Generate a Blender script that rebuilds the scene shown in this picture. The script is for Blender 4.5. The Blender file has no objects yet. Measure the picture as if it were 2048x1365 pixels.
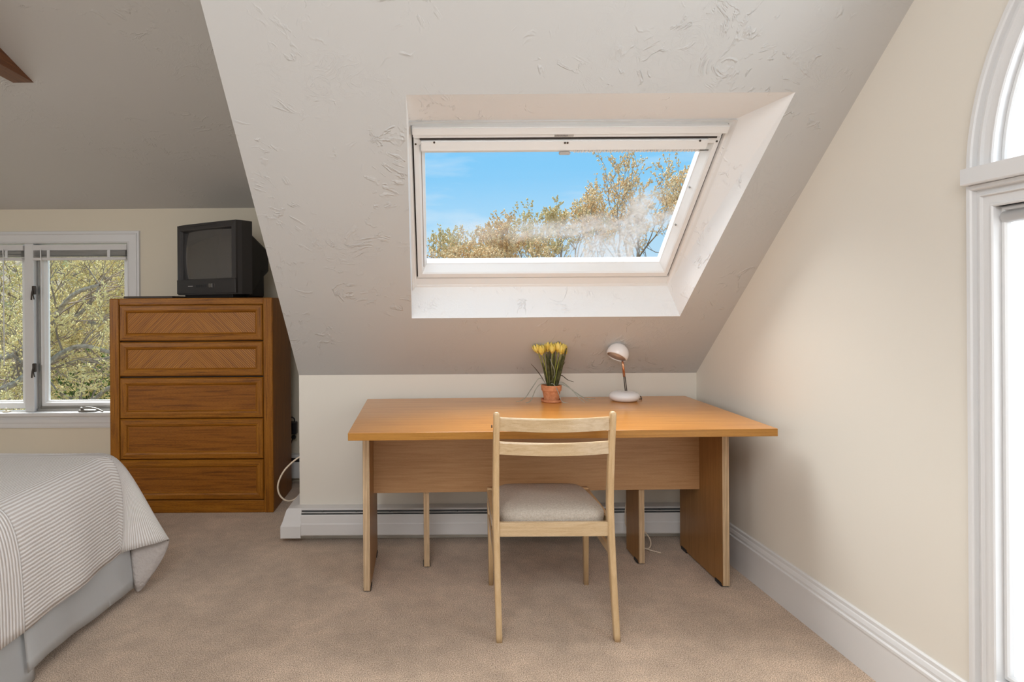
import bpy, bmesh, math, random
from mathutils import Vector, Matrix, noise
rng = random.Random(7)
PI = math.pi
SC = bpy.context.scene
COL = SC.collection

# ------------------------------------------------------------------ camera
cam = bpy.data.cameras.new('camera'); camo = bpy.data.objects.new('camera', cam); COL.objects.link(camo)
cam.sensor_width = 36.0; cam.lens = 1210.0 * 36.0 / 2048.0
cam.shift_x = 0.0762; cam.shift_y = -0.0369
cam.clip_start = 0.05; cam.clip_end = 300
camo.matrix_world = Matrix.Translation((0, 0, 1.26)) @ Matrix.Rotation(PI/2, 4, 'X') @ Matrix.Rotation(-0.0065, 4, 'Z')
SC.camera = camo

# ------------------------------------------------------------------ sky, sun, large lights, exposure
SC.view_settings.view_transform = 'Standard'; SC.view_settings.look = 'None'
SC.view_settings.gamma = 1.0; SC.view_settings.use_curve_mapping = False
SC.view_settings.exposure = 0.0
W = bpy.data.worlds.new('sky'); SC.world = W; W.use_nodes = True
wn = W.node_tree.nodes; wl = W.node_tree.links
bg = wn['Background']
tc = wn.new('ShaderNodeTexCoord'); sep = wn.new('ShaderNodeSeparateXYZ'); wl.new(tc.outputs['Generated'], sep.inputs[0])
cr = wn.new('ShaderNodeValToRGB'); wl.new(sep.outputs['Z'], cr.inputs[0])
cr.color_ramp.elements[0].position = 0.0; cr.color_ramp.elements[0].color = (0.62, 0.80, 0.95, 1)
cr.color_ramp.elements[1].position = 0.30; cr.color_ramp.elements[1].color = (0.215, 0.60, 0.975, 1)
e = cr.color_ramp.elements.new(0.12); e.color = (0.44, 0.74, 0.98, 1)
e = cr.color_ramp.elements.new(0.20); e.color = (0.26, 0.64, 0.98, 1)
# thin streaky cloud
mp = wn.new('ShaderNodeMapping'); mp.inputs['Scale'].default_value = (2.0, 2.0, 9.0); wl.new(tc.outputs['Generated'], mp.inputs[0])
nz = wn.new('ShaderNodeTexNoise'); nz.inputs['Scale'].default_value = 2.2; nz.inputs['Detail'].default_value = 6; wl.new(mp.outputs[0], nz.inputs[0])
cr2 = wn.new('ShaderNodeValToRGB'); wl.new(nz.outputs[0], cr2.inputs[0])
cr2.color_ramp.elements[0].position = 0.56; cr2.color_ramp.elements[0].color = (0, 0, 0, 1)
cr2.color_ramp.elements[1].position = 0.80; cr2.color_ramp.elements[1].color = (0.6, 0.6, 0.6, 1)
mx = wn.new('ShaderNodeMixRGB'); wl.new(cr2.outputs[0], mx.inputs[0]); wl.new(cr.outputs[0], mx.inputs[1]); mx.inputs[2].default_value = (0.9, 0.95, 1, 1)
wl.new(mx.outputs[0], bg.inputs[0]); bg.inputs[1].default_value = 1.0

def light(name, kind, loc, target, energy, color=(1, 1, 1), **kw):
    l = bpy.data.lights.new(name, kind); l.energy = energy; l.color = color
    for k, v in kw.items(): setattr(l, k, v)
    o = bpy.data.objects.new(name, l); COL.objects.link(o); o.location = loc
    o.rotation_euler = (Vector(target) - Vector(loc)).to_track_quat('-Z', 'Y').to_euler()
    return o
light('sun', 'SUN', (-3, 6, 12), (0, 0, 0), 11.0, (1.0, 0.98, 0.95), angle=math.radians(70))
light('left_window_light', 'AREA', (-3.7, 0.1, 1.55), (1.4, 1.5, 0.9), 38, (0.94, 0.97, 1.0), shape='RECTANGLE', size=2.4, size_y=1.4)
light('room_light', 'AREA', (-0.3, -0.5, 2.5), (0.0, 0.8, 0.0), 50, (0.97, 0.98, 1.0), shape='RECTANGLE', size=1.8, size_y=1.2)
light('rear_fill_light', 'AREA', (-0.9, -2.3, 1.7), (-0.3, 3.0, 1.0), 18, (0.94, 0.97, 1.0), shape='RECTANGLE', size=3.4, size_y=1.8)  # added fill lamp behind the camera; the rear wall has no window
light('side_window_light', 'AREA', (2.5, 0.86, 1.35), (0.0, 0.95, 1.3), 125, (0.96, 0.98, 1.0), shape='RECTANGLE', size=3.0, size_y=2.9)

# ------------------------------------------------------------------ material helpers
def mat(name, base=(.8, .8, .8), rough=.6, spec=.5, metal=0.0):
    m = bpy.data.materials.new(name); m.use_nodes = True
    b = m.node_tree.nodes['Principled BSDF']
    b.inputs['Base Color'].default_value = (*base, 1); b.inputs['Roughness'].default_value = rough
    b.inputs['Metallic'].default_value = metal; b.inputs['Specular IOR Level'].default_value = spec
    m['b'] = 1
    return m
class N:
    def __init__(s, m): s.m = m; s.n = m.node_tree.nodes; s.l = m.node_tree.links; s.b = s.n['Principled BSDF']; s.tc = None
    def coord(s, kind='Object', scale=(1, 1, 1), rot=(0, 0, 0)):
        t = s.n.new('ShaderNodeTexCoord'); p = s.n.new('ShaderNodeMapping')
        p.inputs['Scale'].default_value = scale; p.inputs['Rotation'].default_value = rot
        s.l.new(t.outputs[kind], p.inputs[0]); return p.outputs[0]
    def noise(s, co, scale=5, detail=3, rough=.5, dist=0):
        x = s.n.new('ShaderNodeTexNoise'); s.l.new(co, x.inputs[0])
        x.inputs['Scale'].default_value = scale; x.inputs['Detail'].default_value = detail
        x.inputs['Roughness'].default_value = rough; x.inputs['Distortion'].default_value = dist
        return x.outputs[0]
    def ramp(s, f, stops):
        r = s.n.new('ShaderNodeValToRGB'); s.l.new(f, r.inputs[0])
        while len(r.color_ramp.elements) < len(stops): r.color_ramp.elements.new(0.5)
        for e, (p, c) in zip(r.color_ramp.elements, stops):
            e.position = p; e.color = (*c, 1) if isinstance(c, tuple) else (c, c, c, 1)
        return r.outputs[0]
    def math(s, op, a, b=None, c=None):
        x = s.n.new('ShaderNodeMath'); x.operation = op
        for i, v in enumerate((a, b, c)):
            if v is None: continue
            if isinstance(v, (int, float)): x.inputs[i].default_value = v
            else: s.l.new(v, x.inputs[i])
        return x.outputs[0]
    def mix(s, f, a, b, mode='MIX'):
        x = s.n.new('ShaderNodeMixRGB'); x.blend_type = mode
        for i, v in enumerate((f, a, b)):
            if isinstance(v, (int, float)): x.inputs[i].default_value = v
            elif isinstance(v, tuple): x.inputs[i].default_value = (*v, 1)
            else: s.l.new(v, x.inputs[i])
        return x.outputs[0]
    def sep(s, co):
        x = s.n.new('ShaderNodeSeparateXYZ'); s.l.new(co, x.inputs[0]); return x.outputs
    def comb(s, x, y, z):
        c = s.n.new('ShaderNodeCombineXYZ')
        for i, v in enumerate((x, y, z)):
            if isinstance(v, (int, float)): c.inputs[i].default_value = v
            else: s.l.new(v, c.inputs[i])
        return c.outputs[0]
    def color(s, o): s.l.new(o, s.b.inputs['Base Color'])
    def rough(s, o): s.l.new(o, s.b.inputs['Roughness'])
    def bump(s, h, strength=.3, dist=.01):
        x = s.n.new('ShaderNodeBump'); x.inputs['Strength'].default_value = strength; x.inputs['Distance'].default_value = dist
        s.l.new(h, x.inputs['Height']); s.l.new(x.outputs[0], s.b.inputs['Normal']); return x

def wood(name, dark, mid, lite, scale=(1, 1, 1), rough=.4, grain=1.0, spec=.5, coat=0.0, fine=60):
    m = mat(name, mid, rough, spec); k = N(m)
    co = k.coord('Object', scale)
    n1 = k.noise(co, 3.0, 5, .6, .6)
    n2 = k.noise(co, fine, 3, .6)
    c = k.ramp(n1, [(.30, dark), (.5, mid), (.72, lite)])
    f = k.ramp(n2, [(.35, 1 - .35 * grain), (.6, 1.0)])
    k.color(k.mix(1.0, c, f, 'MULTIPLY'))
    k.bump(n2, .05 * grain, .002)
    if coat: k.b.inputs['Coat Weight'].default_value = coat; k.b.inputs['Coat Roughness'].default_value = .12
    return m
M = {}
# plaster on walls and ceilings
def plaster(name, base, trowel):
    m = mat(name, base, .75, .25); k = N(m); co = k.coord('Object')
    fine = k.noise(co, 90, 2, .5)
    h = k.math('MULTIPLY', fine, .012)
    if trowel:
        w = k.noise(co, 5.5, 4, .55, 1.6)
        ridge = k.math('ABSOLUTE', k.math('SUBTRACT', w, .5))
        ridge = k.ramp(ridge, [(0.0, 1.0), (.012, .75), (.035, 0.0)])
        mask = k.ramp(k.noise(co, 3.3, 3, .6), [(.47, 0.0), (.62, 1.0)])
        broken = k.ramp(k.noise(co, 23, 2, .5), [(.44, 0.0), (.60, 1.0)])
        r = k.math('MULTIPLY', ridge, k.math('MULTIPLY', mask, broken))
        w2 = k.noise(co, 13, 4, .6, 2.2)
        r2 = k.ramp(k.math('ABSOLUTE', k.math('SUBTRACT', w2, .5)), [(0.0, 1.0), (.02, .5), (.05, 0.0)])
        mask2 = k.ramp(k.noise(co, 1.9, 3, .6), [(.50, 0.0), (.62, 1.0)])
        r = k.math('ADD', r, k.math('MULTIPLY', k.math('MULTIPLY', r2, mask2), .14))
        r = k.math('ADD', r, k.math('MULTIPLY', k.noise(co, 9, 4, .5, .5), .25))
        h = k.math('ADD', k.math('MULTIPLY', r, trowel), h)
    k.bump(h, .55, .012)
    return m
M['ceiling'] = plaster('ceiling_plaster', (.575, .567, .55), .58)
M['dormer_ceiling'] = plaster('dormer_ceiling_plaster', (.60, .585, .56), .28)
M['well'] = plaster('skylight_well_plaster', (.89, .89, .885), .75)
M['wall'] = plaster('wall_paint', (.765, .72, .64), 0)
M['wall_far'] = plaster('wall_paint_dormer', (.76, .69, .56), 0)
M['trim'] = mat('white_gloss_trim', (.74, .735, .73), .32, .45)
M['frame_white'] = mat('white_window_paint', (.85, .845, .83), .35, .45)
M['heater'] = mat('white_heater_enamel', (.74, .73, .72), .42, .4)
M['heater_dark'] = mat('grey_heater_fins', (.11, .115, .115), .5, .4, .3)
M['black'] = mat('black_plastic', (.018, .018, .02), .45, .4)
M['gap'] = mat('dark_gap_fill', (.05, .04, .035), .8, .2)  # near black, for the sash gasket and for shade in narrow gaps
M['metal'] = mat('grey_metal', (.35, .34, .32), .35, .5, .9)
M['bronze'] = mat('dark_bronze', (.07, .055, .045), .45, .4, .5)
M['blind'] = mat('blind_slat_paint', (.72, .70, .69), .45, .35)
M['cord'] = mat('cream_cord', (.80, .68, .54), .5, .3)

def carpet():
    m = mat('cut_pile_carpet', (.45, .35, .28), .95, .05); k = N(m); co = k.coord('Object')
    n1 = k.noise(co, 260, 2, .6); n2 = k.noise(co, 90, 3, .6); n3 = k.noise(co, 2.6, 4, .55, .6); n4 = k.noise(co, 14, 3, .6)
    c = k.ramp(n1, [(.30, (.22, .145, .092)), (.48, (.55, .405, .290)), (.68, (.88, .70, .545))])
    c = k.mix(1.0, c, k.ramp(n3, [(.32, .83), (.66, 1.08)]), 'MULTIPLY')
    c = k.mix(1.0, c, k.ramp(n4, [(.35, .90), (.65, 1.05)]), 'MULTIPLY')
    k.color(c)
    h = k.math('ADD', k.math('MULTIPLY', n1, .5), k.math('MULTIPLY', n2, .7))
    h = k.math('ADD', h, k.math('MULTIPLY', n4, .5))
    k.bump(h, .6, .008)
    k.b.inputs['Sheen Weight'].default_value = .25
    return m
M['carpet'] = carpet()
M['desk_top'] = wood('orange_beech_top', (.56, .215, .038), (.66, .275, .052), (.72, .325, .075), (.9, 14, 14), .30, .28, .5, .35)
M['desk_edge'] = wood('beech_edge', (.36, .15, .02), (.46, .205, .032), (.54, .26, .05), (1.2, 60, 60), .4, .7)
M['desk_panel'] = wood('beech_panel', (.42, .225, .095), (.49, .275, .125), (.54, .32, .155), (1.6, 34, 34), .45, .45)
M['desk_side_shaded'] = wood('shaded_beech_side', (.29, .135, .035), (.35, .17, .05), (.40, .20, .065), (34, 34, 1.6), .42, .45)  # panel veneer with the shade under the desk top put into its colour
def plywood():
    m = mat('plywood_edge', (.6, .45, .3), .6, .3); k = N(m); co = k.coord('Object')
    x = k.sep(co)[0]
    s = k.math('SINE', k.math('MULTIPLY', x, 2 * PI / .0062))
    c = k.ramp(k.math('ADD', k.math('MULTIPLY', s, .5), .5), [(.25, (.70, .53, .34)), (.7, (.50, .34, .19)), (.95, (.29, .17, .085))])
    n = k.noise(k.coord('Object', (60, 60, 3)), 5, 3, .6)
    k.color(k.mix(1.0, c, k.ramp(n, [(.3, .8), (.65, 1.08)]), 'MULTIPLY'))
    return m
M['plywood'] = plywood()
M['chair'] = wood('pale_birch', (.56, .37, .185), (.64, .44, .235), (.69, .50, .29), (30, 30, 2.2), .28, .4, .5, .3)
M['chair_x'] = wood('pale_birch_rail', (.54, .375, .20), (.63, .455, .265), (.69, .52, .32), (2.2, 30, 30), .26, .45, .5, .35)
def tweed():
    m = mat('tweed_fabric', (.40, .34, .30), .95, .1); k = N(m); co = k.coord('Object')
    x = k.sep(co)
    a = k.math('SINE', k.math('MULTIPLY', x[0], 2 * PI / .0045)); b = k.math('SINE', k.math('MULTIPLY', k.math('ADD', x[1], x[2]), 2 * PI / .0045))
    w = k.math('ADD', k.math('MULTIPLY', k.math('MULTIPLY', a, b), .5), .5)
    n = k.noise(co, 160, 2, .6)
    f = k.math('ADD', k.math('MULTIPLY', w, .6), k.math('MULTIPLY', n, .4))
    k.color(k.ramp(f, [(.25, (.27, .225, .18)), (.5, (.50, .435, .36)), (.75, (.74, .68, .60))]))
    k.bump(f, .5, .002); return m
M['tweed'] = tweed()
M['oak'] = wood('oak_rail', (.20, .062, .004), (.40, .145, .010), (.50, .20, .018), (1.5, 40, 40), .42, 1.5, .3, .06)
M['oak_v'] = wood('oak_stile', (.20, .062, .004), (.40, .145, .010), (.50, .20, .018), (40, 40, 1.5), .42, 1.5, .3, .06)
M['oak_panel'] = wood('oak_panel', (.18, .055, .005), (.33, .112, .010), (.41, .148, .016), (1.2, 24, 24), .45, 1.2, .3, .05)
M['oak_side'] = wood('oak_side', (.23, .080, .008), (.34, .122, .012), (.41, .155, .018), (24, 24, 1.2), .45, 1.1, .3, .05)
def chevron(flip):
    m = mat('oak_chevron' + ('_up' if flip > 0 else '_down'), (.37, .125, .018), .38, .45); k = N(m); co = k.coord('Object')
    x = k.sep(co)
    d = k.math('ADD', k.math('ABSOLUTE', k.math('ADD', x[0], 0.0)), k.math('MULTIPLY', x[2], flip))
    s = k.math('ADD', k.math('MULTIPLY', k.math('SINE', k.math('MULTIPLY', d, 2 * PI / .0145)), .5), .5)
    base = k.ramp(k.noise(k.comb(k.math('MULTIPLY', d, 30.0), 0.0, k.math('MULTIPLY', x[0], 2.5)), 2.2, 3, .6), [(.3, (.27, .092, .008)), (.5, (.40, .148, .013)), (.72, (.50, .20, .022))])
    k.color(k.mix(1.0, base, k.ramp(s, [(.0, .52), (.30, .95), (1.0, 1.05)]), 'MULTIPLY'))
    k.bump(s, .35, .003); return m
M['chev_a'] = chevron(1.0); M['chev_b'] = chevron(1.0)
M['tv'] = mat('charcoal_plastic', (.032, .029, .029), .45, .5)
M['tv_back'] = mat('black_rear_plastic', (.010, .009, .009), .55, .35)
M['screen'] = mat('crt_glass', (.052, .049, .048), .06, .6); M['screen'].node_tree.nodes['Principled BSDF'].inputs['IOR'].default_value = 1.9
M['beam'] = wood('stained_beam', (.13, .045, .015), (.20, .072, .024), (.27, .105, .038), (18, 1.4, 18), .45, 1.0)
M['terracotta'] = mat('terracotta', (.62, .25, .115), .75, .3)
k = N(M['terracotta']); k.color(k.ramp(k.noise(k.coord('Object'), 60, 4, .6), [(.35, (.56, .215, .095)), (.65, (.70, .31, .155))]))
M['lamp'] = mat('white_lamp_enamel', (.86, .83, .82), .22, .5)
M['copper'] = mat('copper_tube', (.72, .36, .20), .25, .5, .9)
M['lamp_in'] = mat('lamp_inside', (.66, .50, .40), .5, .3)
M['soil'] = mat('potting_soil', (.10, .065, .045), .95, .1)
def leafmat(name, a, b, scale=90, rough=.6, trans=.25):
    m = mat(name, a, rough, .3); k = N(m); k.color(k.ramp(k.noise(k.coord('Object'), scale, 3, .6), [(.35, a), (.65, b)]))
    return m
M['petal'] = leafmat('yellow_petal', (.76, .55, .08), (.88, .72, .22), 40)
M['leaf'] = leafmat('tulip_leaf', (.085, .092, .040), (.22, .22, .10), 45)
M['stem'] = leafmat('tulip_stem', (.22, .24, .05), (.34, .34, .08), 60)
M['blade'] = leafmat('pale_grass', (.50, .52, .45), (.66, .67, .58), 60)
M['blade_dark'] = leafmat('dark_grass', (.12, .10, .075), (.2, .17, .12), 60)

def quilt_mat():
    m = mat('striped_quilt', (.8, .77, .74), .9, .15); k = N(m)
    t = k.n.new('ShaderNodeTexCoord'); s = k.sep(t.outputs['UV'])
    u, v = s[0], s[1]
    wob = k.math('MULTIPLY', k.math('SUBTRACT', k.noise(k.coord('Object'), 22, 2, .5), .5), .0045)
    far = k.math('GREATER_THAN', v, 2.575); near = k.math('LESS_THAN', v, 1.965)
    bord = k.math('MAXIMUM', far, near)
    pos = k.math('ADD', k.math('ADD', k.math('MULTIPLY', v, bord), k.math('MULTIPLY', u, k.math('SUBTRACT', 1.0, bord))), wob)
    ph = k.math('MULTIPLY', pos, 2 * PI / .0130)
    st = k.math('ADD', k.math('MULTIPLY', k.math('SINE', ph), .5), .5)
    seam = k.math('MINIMUM', k.math('ABSOLUTE', k.math('SUBTRACT', v, 2.575)), k.math('ABSOLUTE', k.math('SUBTRACT', v, 1.965)))
    seamc = k.ramp(k.math('MULTIPLY', seam, 100.0), [(.0, .72), (.5, 1.0)])
    c = k.ramp(st, [(.36, (.86, .84, .82)), (.64, (.62, .565, .53))])
    k.color(k.mix(1.0, c, seamc, 'MULTIPLY'))
    pk = k.math('SINE', k.math('MULTIPLY', k.math('ADD', k.math('MULTIPLY', u, bord), k.math('MULTIPLY', v, k.math('SUBTRACT', 1.0, bord))), 2 * PI / .013))
    h = k.math('ADD', k.math('MULTIPLY', st, .8), k.math('MULTIPLY', pk, .05))
    h = k.math('ADD', h, k.math('MULTIPLY', k.noise(k.coord('Object'), 30, 3, .5), 1.4))
    k.bump(h, .45, .006); return m
M['quilt'] = quilt_mat()
M['quilt_back'] = mat('quilt_lining', (.50, .45, .42), .9, .15)
k = N(M['quilt_back']); k.bump(k.noise(k.coord('Object'), 55, 3), .8, .010)
M['linen'] = mat('white_cotton', (.90, .90, .895), .9, .15)
k = N(M['linen']); k.bump(k.noise(k.coord('Object', (1, 1, .35)), 24, 3), .15, .006)
M['mattress'] = mat('mattress_ticking', (.75, .74, .72), .9, .1)
M['bed_wood'] = wood('brown_bed_rail', (.16, .08, .05), (.22, .12, .075), (.27, .15, .1), (2, 30, 30), .5, .6)
M['plate'] = mat('ivory_plate', (.62, .55, .40), .4, .4)
M['label'] = mat('grey_sticker', (.50, .47, .44), .5, .4)
M['ink'] = mat('printed_ink', (.16, .15, .145), .7, .2)
def shade_mat():
    m = bpy.data.materials.new('white_roller_fabric'); m.use_nodes = True; n = m.node_tree.nodes; l = m.node_tree.links
    b = n['Principled BSDF']; b.inputs['Base Color'].default_value = (.86, .86, .85, 1); b.inputs['Roughness'].default_value = .9
    t = n.new('ShaderNodeBsdfTranslucent'); t.inputs[0].default_value = (.85, .85, .85, 1)
    mixs = n.new('ShaderNodeMixShader'); mixs.inputs[0].default_value = .6
    l.new(b.outputs[0], mixs.inputs[1]); l.new(t.outputs[0], mixs.inputs[2]); l.new(mixs.outputs[0], n['Material Output'].inputs[0]); return m
M['shade'] = shade_mat()
def glass_mat(name, haze=False):
    m = bpy.data.materials.new(name); m.use_nodes = True; n = m.node_tree.nodes; l = m.node_tree.links
    n.remove(n['Principled BSDF']); out = n['Material Output']
    tr = n.new('ShaderNodeBsdfTransparent'); tr.inputs[0].default_value = (.97, .98, .98, 1)
    gl = n.new('ShaderNodeBsdfGlossy'); gl.inputs['Roughness'].default_value = .02
    fr = n.new('ShaderNodeFresnel'); fr.inputs[0].default_value = 1.3
    mx = n.new('ShaderNodeMixShader'); l.new(fr.outputs[0], mx.inputs[0]); l.new(tr.outputs[0], mx.inputs[1]); l.new(gl.outputs[0], mx.inputs[2])
    last = mx.outputs[0]
    if haze:
        # dried condensation smear between the panes, in metres on the pane (UV: x to the right, y up the slope)
        class K(N):
            def __init__(s): s.m = m; s.n = n; s.l = l
        k = K(); t = n.new('ShaderNodeTexCoord'); s = k.sep(t.outputs['UV']); x, y = s[0], s[1]
        uvn = k.comb(x, y, 0.0)
        soft = k.math('MULTIPLY', k.math('SUBTRACT', k.noise(uvn, 7, 4, .6, .8), .5), .13)
        fine = k.noise(uvn, 26, 5, .65, 1.5)
        def band(val, c, w, e):
            d = k.math('ABSOLUTE', k.math('SUBTRACT', val, c)); d = k.math('ADD', d, soft)
            mr = n.new('ShaderNodeMapRange'); mr.interpolation_type = 'SMOOTHSTEP'; l.new(d, mr.inputs[0])
            mr.inputs[1].default_value = w; mr.inputs[2].default_value = w + e; mr.inputs[3].default_value = 1; mr.inputs[4].default_value = 0
            return mr.outputs[0]
        def gate(val, a, b):
            mr = n.new('ShaderNodeMapRange'); mr.interpolation_type = 'SMOOTHSTEP'; l.new(val, mr.inputs[0])
            mr.inputs[1].default_value = a; mr.inputs[2].default_value = b; mr.inputs[3].default_value = 0; mr.inputs[4].default_value = 1
            return mr.outputs[0]
        # horizontal swath, thicker to the right
        curve = k.math('ADD', .20, k.math('MULTIPLY', k.math('POWER', k.math('MAXIMUM', k.math('SUBTRACT', x, .25), 0.0), 2.0), .10))
        b1 = k.math('MULTIPLY', band(k.math('SUBTRACT', y, curve), 0.0, .010, .075), gate(x, .10, .2))
        b1 = k.math('MULTIPLY', b1, k.ramp(x, [(.10, .55), (.36, .25), (.52, .80), (.9, .8)]))
        # rising streak near the right side
        b2 = band(k.math('SUBTRACT', x, k.math('ADD', .905, k.math('MULTIPLY', y, .16))), 0.0, .02, .10)
        b2 = k.math('MULTIPLY', b2, k.math('SUBTRACT', 1.0, gate(y, .36, .47)))
        # cloudy lower right corner
        b3 = k.math('MULTIPLY', gate(k.math('ADD', x, k.math('MULTIPLY', soft, 1.6)), .62, .80), k.math('SUBTRACT', 1.0, gate(k.math('ADD', y, soft), .12, .30)))
        b3 = k.math('MULTIPLY', b3, k.math('SUBTRACT', 1.0, gate(x, .97, 1.02)))
        # dirt along the bottom edge
        b4 = k.math('MULTIPLY', k.math('SUBTRACT', 1.0, gate(y, .0, .05)), .45)
        tot = k.math('MAXIMUM', k.math('MAXIMUM', b1, b2), k.math('MAXIMUM', k.math('MULTIPLY', b3, 1.0), b4))
        tot = k.math('MULTIPLY', tot, k.ramp(fine, [(.30, .42), (.62, .82)]))
        df = n.new('ShaderNodeBsdfDiffuse'); df.inputs[0].default_value = (.70, .69, .67, 1)
        tl = n.new('ShaderNodeBsdfTranslucent'); tl.inputs[0].default_value = (.30, .295, .29, 1)
        ad = n.new('ShaderNodeMixShader'); ad.inputs[0].default_value = .55; l.new(df.outputs[0], ad.inputs[1]); l.new(tl.outputs[0], ad.inputs[2])
        m2 = n.new('ShaderNodeMixShader'); l.new(tot, m2.inputs[0]); l.new(last, m2.inputs[1]); l.new(ad.outputs[0], m2.inputs[2])
        last = m2.outputs[0]
    l.new(last, out.inputs[0]); return m
M['glass'] = glass_mat('window_glass'); M['glass_haze'] = glass_mat('smeared_skylight_glass', True)

# ------------------------------------------------------------------ mesh helpers
MW = {}
def root(name, loc, label=None, cat=None, group=None, rz=0.0, kind=None):
    o = bpy.data.objects.new(name, None); COL.objects.link(o); o.empty_display_size = .05
    o.location = loc; o.rotation_euler = (0, 0, rz)
    MW[o] = Matrix.Translation(loc) @ Matrix.Rotation(rz, 4, 'Z')
    props(o, label, cat, group, kind); return o
def props(o, label=None, cat=None, group=None, kind=None):
    if label: o['label'] = label
    if cat: o['category'] = cat
    if group: o['group'] = group
    if kind: o['kind'] = kind
    return o
def obj(name, bm, m, parent=None, local=False, smooth=False, label=None, cat=None, kind=None, group=None, recalc=True):
    """link bm as one mesh object; world coordinates unless local"""
    if recalc: bmesh.ops.recalc_face_normals(bm, faces=bm.faces[:])
    me = bpy.data.meshes.new(name)
    if parent is not None and not local:
        bm.transform(MW[parent].inverted())
    org = None
    if parent is None and not local:
        # origin at the centre of the base
        xs = [v.co.x for v in bm.verts]; ys = [v.co.y for v in bm.verts]; zs = [v.co.z for v in bm.verts]
        org = Vector(((min(xs) + max(xs)) / 2, (min(ys) + max(ys)) / 2, min(zs)))
        bm.transform(Matrix.Translation(-org))
    bm.to_mesh(me); bm.free()
    ms = m if isinstance(m, (list, tuple)) else [m]
    for x in ms: me.materials.append(x)
    if smooth:
        for p in me.polygons: p.use_smooth = True
    o = bpy.data.objects.new(name, me); COL.objects.link(o)
    if org is not None: o.location = org; MW[o] = Matrix.Translation(org)
    if parent is not None: o.parent = parent; MW[o] = MW[parent]
    props(o, label, cat, group, kind)
    return o
def B(): return bmesh.new()
def box(bm, a, b, bev=0.0, seg=2, rot=None):
    t = bmesh.new(); bmesh.ops.create_cube(t, size=1)
    s = [b[i] - a[i] for i in range(3)]; c = [(a[i] + b[i]) / 2 for i in range(3)]
    for v in t.verts: v.co = Vector((v.co.x * s[0], v.co.y * s[1], v.co.z * s[2]))
    if bev: bmesh.ops.bevel(t, geom=t.edges[:] + t.verts[:], offset=min(bev, min(abs(x) for x in s) * .45), segments=seg, affect='EDGES', profile=.5)
    mt = Matrix.Translation(c) @ (rot if rot else Matrix.Identity(4))
    t.transform(mt); join(bm, t); return bm
def join(bm, t):
    me = bpy.data.meshes.new('tmp'); t.to_mesh(me); t.free(); bm.from_mesh(me); bpy.data.meshes.remove(me)
def ring_loft(bm, rings, closed=True, caps=True, uvs=None):
    vs = [[bm.verts.new(p) for p in r] for r in rings]
    fs = []
    for i in range(len(vs) - 1):
        n = len(vs[i])
        for j in range(n if closed else n - 1):
            k = (j + 1) % n
            try: fs.append(bm.faces.new((vs[i][j], vs[i][k], vs[i + 1][k], vs[i + 1][j])))
            except ValueError: pass
    if caps and closed:
        try: bm.faces.new(vs[0][::-1]); bm.faces.new(vs[-1])
        except ValueError: pass
    return vs
def tube(bm, pts, r, n=8, caps=True):
    pts = [Vector(p) for p in pts]; rs = r if isinstance(r, (list, tuple)) else [r] * len(pts)
    rings = []; up = Vector((0, 0, 1)); prev = None
    for i, p in enumerate(pts):
        d = (pts[min(i + 1, len(pts) - 1)] - pts[max(i - 1, 0)]).normalized()
        if prev is None:
            a = d.cross(up if abs(d.z) < .9 else Vector((1, 0, 0))).normalized()
        else:
            a = (prev - d * prev.dot(d)).normalized()
        prev = a; b = d.cross(a)
        rings.append([p + (a * math.cos(2 * PI * j / n) + b * math.sin(2 * PI * j / n)) * rs[i] for j in range(n)])
    ring_loft(bm, rings, True, caps); return bm
def smooth_path(pts, k=6):
    pts = [Vector(p) for p in pts]; out = []
    for i in range(len(pts) - 1):
        p0 = pts[max(i - 1, 0)]; p1 = pts[i]; p2 = pts[i + 1]; p3 = pts[min(i + 2, len(pts) - 1)]
        for j in range(k):
            t = j / k
            out.append(.5 * ((2 * p1) + (p2 - p0) * t + (2 * p0 - 5 * p1 + 4 * p2 - p3) * t * t + (3 * p1 - p0 - 3 * p2 + p3) * t ** 3))
    out.append(pts[-1]); return out
def lathe(bm, prof, c=(0, 0, 0), n=32, mt=None):
    rings = []
    for r, z in prof:
        ring = [Vector((r * math.cos(2 * PI * j / n), r * math.sin(2 * PI * j / n), z)) for j in range(n)]
        if mt: ring = [mt @ p for p in ring]
        rings.append([p + Vector(c) for p in ring])
    ring_loft(bm, rings, True, True); return bm
def prism(bm, poly, f0, f1):
    """poly list of 2d points, f0/f1 map (a,b)->3d for both ends"""
    ring_loft(bm, [[f0(*p) for p in poly], [f1(*p) for p in poly]], True, True); return bm
def sweep(bm, path, prof, f, closed=False):
    """path: 2d points; prof: (w to the left of travel, h); f(a,b,h)->3d; mitred"""
    n = len(path); rings = []
    for i in range(n):
        p = Vector(path[i])
        d0 = (p - Vector(path[i - 1])) if (i > 0 or closed) else None
        d1 = (Vector(path[(i + 1) % n]) - p) if (i < n - 1 or closed) else None
        ns = [Vector((-d.y, d.x)).normalized() for d in (d0, d1) if d is not None]
        m = sum(ns, Vector((0, 0))); m = m / max(m.dot(m) / len(ns), 1e-9) if len(ns) == 2 else ns[0]
        if len(ns) == 2:
            mm = (ns[0] + ns[1]); m = mm * (2.0 / mm.dot(mm))
        rings.append([f(p.x + m.x * w, p.y + m.y * w, h) for w, h in prof])
    if closed: rings.append(rings[0])
    ring_loft(bm, rings, True, not closed)
    if closed: bmesh.ops.remove_doubles(bm, verts=bm.verts[:], dist=1e-6)
    return bm
def quad(bm, *ps):
    return bm.faces.new([bm.verts.new(p) for p in ps])

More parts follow.
